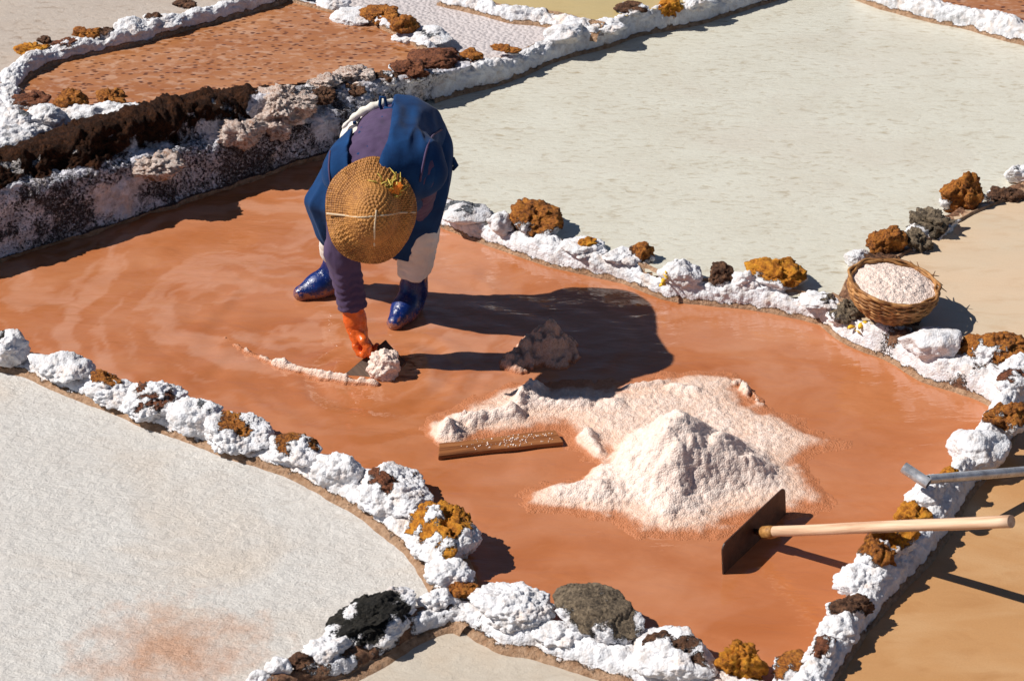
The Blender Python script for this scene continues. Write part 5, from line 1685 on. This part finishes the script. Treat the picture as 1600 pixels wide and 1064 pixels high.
# belt with its knot at the small of the back
mb = MB()
bp = [pf(536, 200, .02), pf(546, 189, .03), pf(566, 175, .05), pf(588, 165, .06), pf(606, 161, .05), pf(630, 166, .0)]
bpc = catmull(np.array(bp), .01) - PORG
mb.tube(bpc, .006 + .010 * sstep(0, .10, np.linspace(0, .3, len(bpc))) + .003 * np.sin(np.arange(len(bpc)) * 1.7), 10)
mb.build('belt', M['belt'], None).parent = person
mb = MB()
kc = pf(600, 163, .10)
mb.tube(np.array([kc + np.array(q) for q in ((-.006, 0, -.03), (-.016, -.005, .0), (-.012, 0, .03), (.004, 0, .028), (.008, -.006, 0), (.012, -.004, -.025))]) - PORG, .0065, 8)
mb.tube(np.array([kc + np.array(q) for q in ((.0, -.01, -.015), (.02, -.015, -.018), (.045, -.02, -.012), (.07, -.03, -.004))]) - PORG, [.011, .012, .010, .004], 8)
mb.build('apron_knot', M['navy'], None).parent = person
# apron strap standing off the hip at the right
mb = MB()
sp = pf(706, 246, .04)
mb.tube(np.array([sp + np.array(q) for q in ((-.03, 0, .0), (.004, -.01, -.006), (.016, -.012, -.03), (.004, -.012, -.05))]) - PORG, [.012, .013, .011, .005], 8)
mb.build('strap', M['navy'], None).parent = person

# purple piping sewn along the edges of the blue cloth
from mathutils.bvhtree import BVHTree
def on_cloth(names, pts, r, name):
    trees = []
    for o_ in bpy.data.objects:
        if o_.name in names:
            trees.append(BVHTree.FromPolygons([tuple(np.array(v.co) + PORG) for v in o_.data.vertices], [tuple(p.vertices) for p in o_.data.polygons]))
    path = []
    C_ = catmull(np.array(pts, float), 4.0)
    for x, y in C_:
        d_ = ray(x, y); d_ = d_ / np.linalg.norm(d_)
        best = None
        for t_ in trees:
            hit = t_.ray_cast(Vector(CP), Vector(d_))
            if hit[0] is not None and (best is None or hit[3] < best[3]): best = hit
        if best is not None: path.append(np.array(best[0]) - d_ * .002 - PORG)
    if len(path) > 3:
        path = np.array(path)
        for _ in range(2): path[1:-1] = (path[:-2] + path[1:-1] * 2 + path[2:]) / 4
        m_ = MB(); m_.tube(path, r, 6)
        m_.build(name, M['purple']).parent = person
on_cloth(('vest', 'apron', 'sweater'), [(516, 236), (514, 262), (517, 290), (519, 318)], .0042, 'piping')
on_cloth(('vest', 'apron', 'sweater'), [(690, 203), (676, 212), (667, 232), (661, 258), (656, 284)], .0042, 'piping')

# board the hand scoops with, and the salt on it ---------------------------------
q0 = px(569, 592, -.01); q2 = px(577, 519, .115); q1 = px(624, 566, .045)
Xs = q1 - q2; Ys = q2 - q0
V, F = plank_mesh(.135, .200, .014, 14, 21, .004)
mid_ = q0 + Xs / np.linalg.norm(Xs) * .062 + Ys / np.linalg.norm(Ys) * .085
bd = frame_obj('scoop_board', V, F, mid_, Xs, Ys, M['dark_wood'], bevel=.002)
tag(bd, 'small dark wooden board held in the orange glove', 'board')
stone('pink', 600, 573, 44, 46, 0, .01, 1.0, 'salt_clod', 'lumpy clod of wet pink salt on the board by the orange glove', None, seed=401, facets=5, pop=1.3)
bpy.data.objects['salt_clod'].data.materials.clear()
bpy.data.objects['salt_clod'].data.materials.append(M['heap'])
me = bpy.data.objects['salt_clod'].data
at = me.attributes.new('wet', 'FLOAT', 'POINT')
at.data.foreach_set('value', np.full(len(me.vertices), .30, np.float32))
me.attributes['salt'].data.foreach_set('value', np.zeros(len(me.vertices), np.float32))
bpy.data.objects['salt_clod']['category'] = 'salt clod'
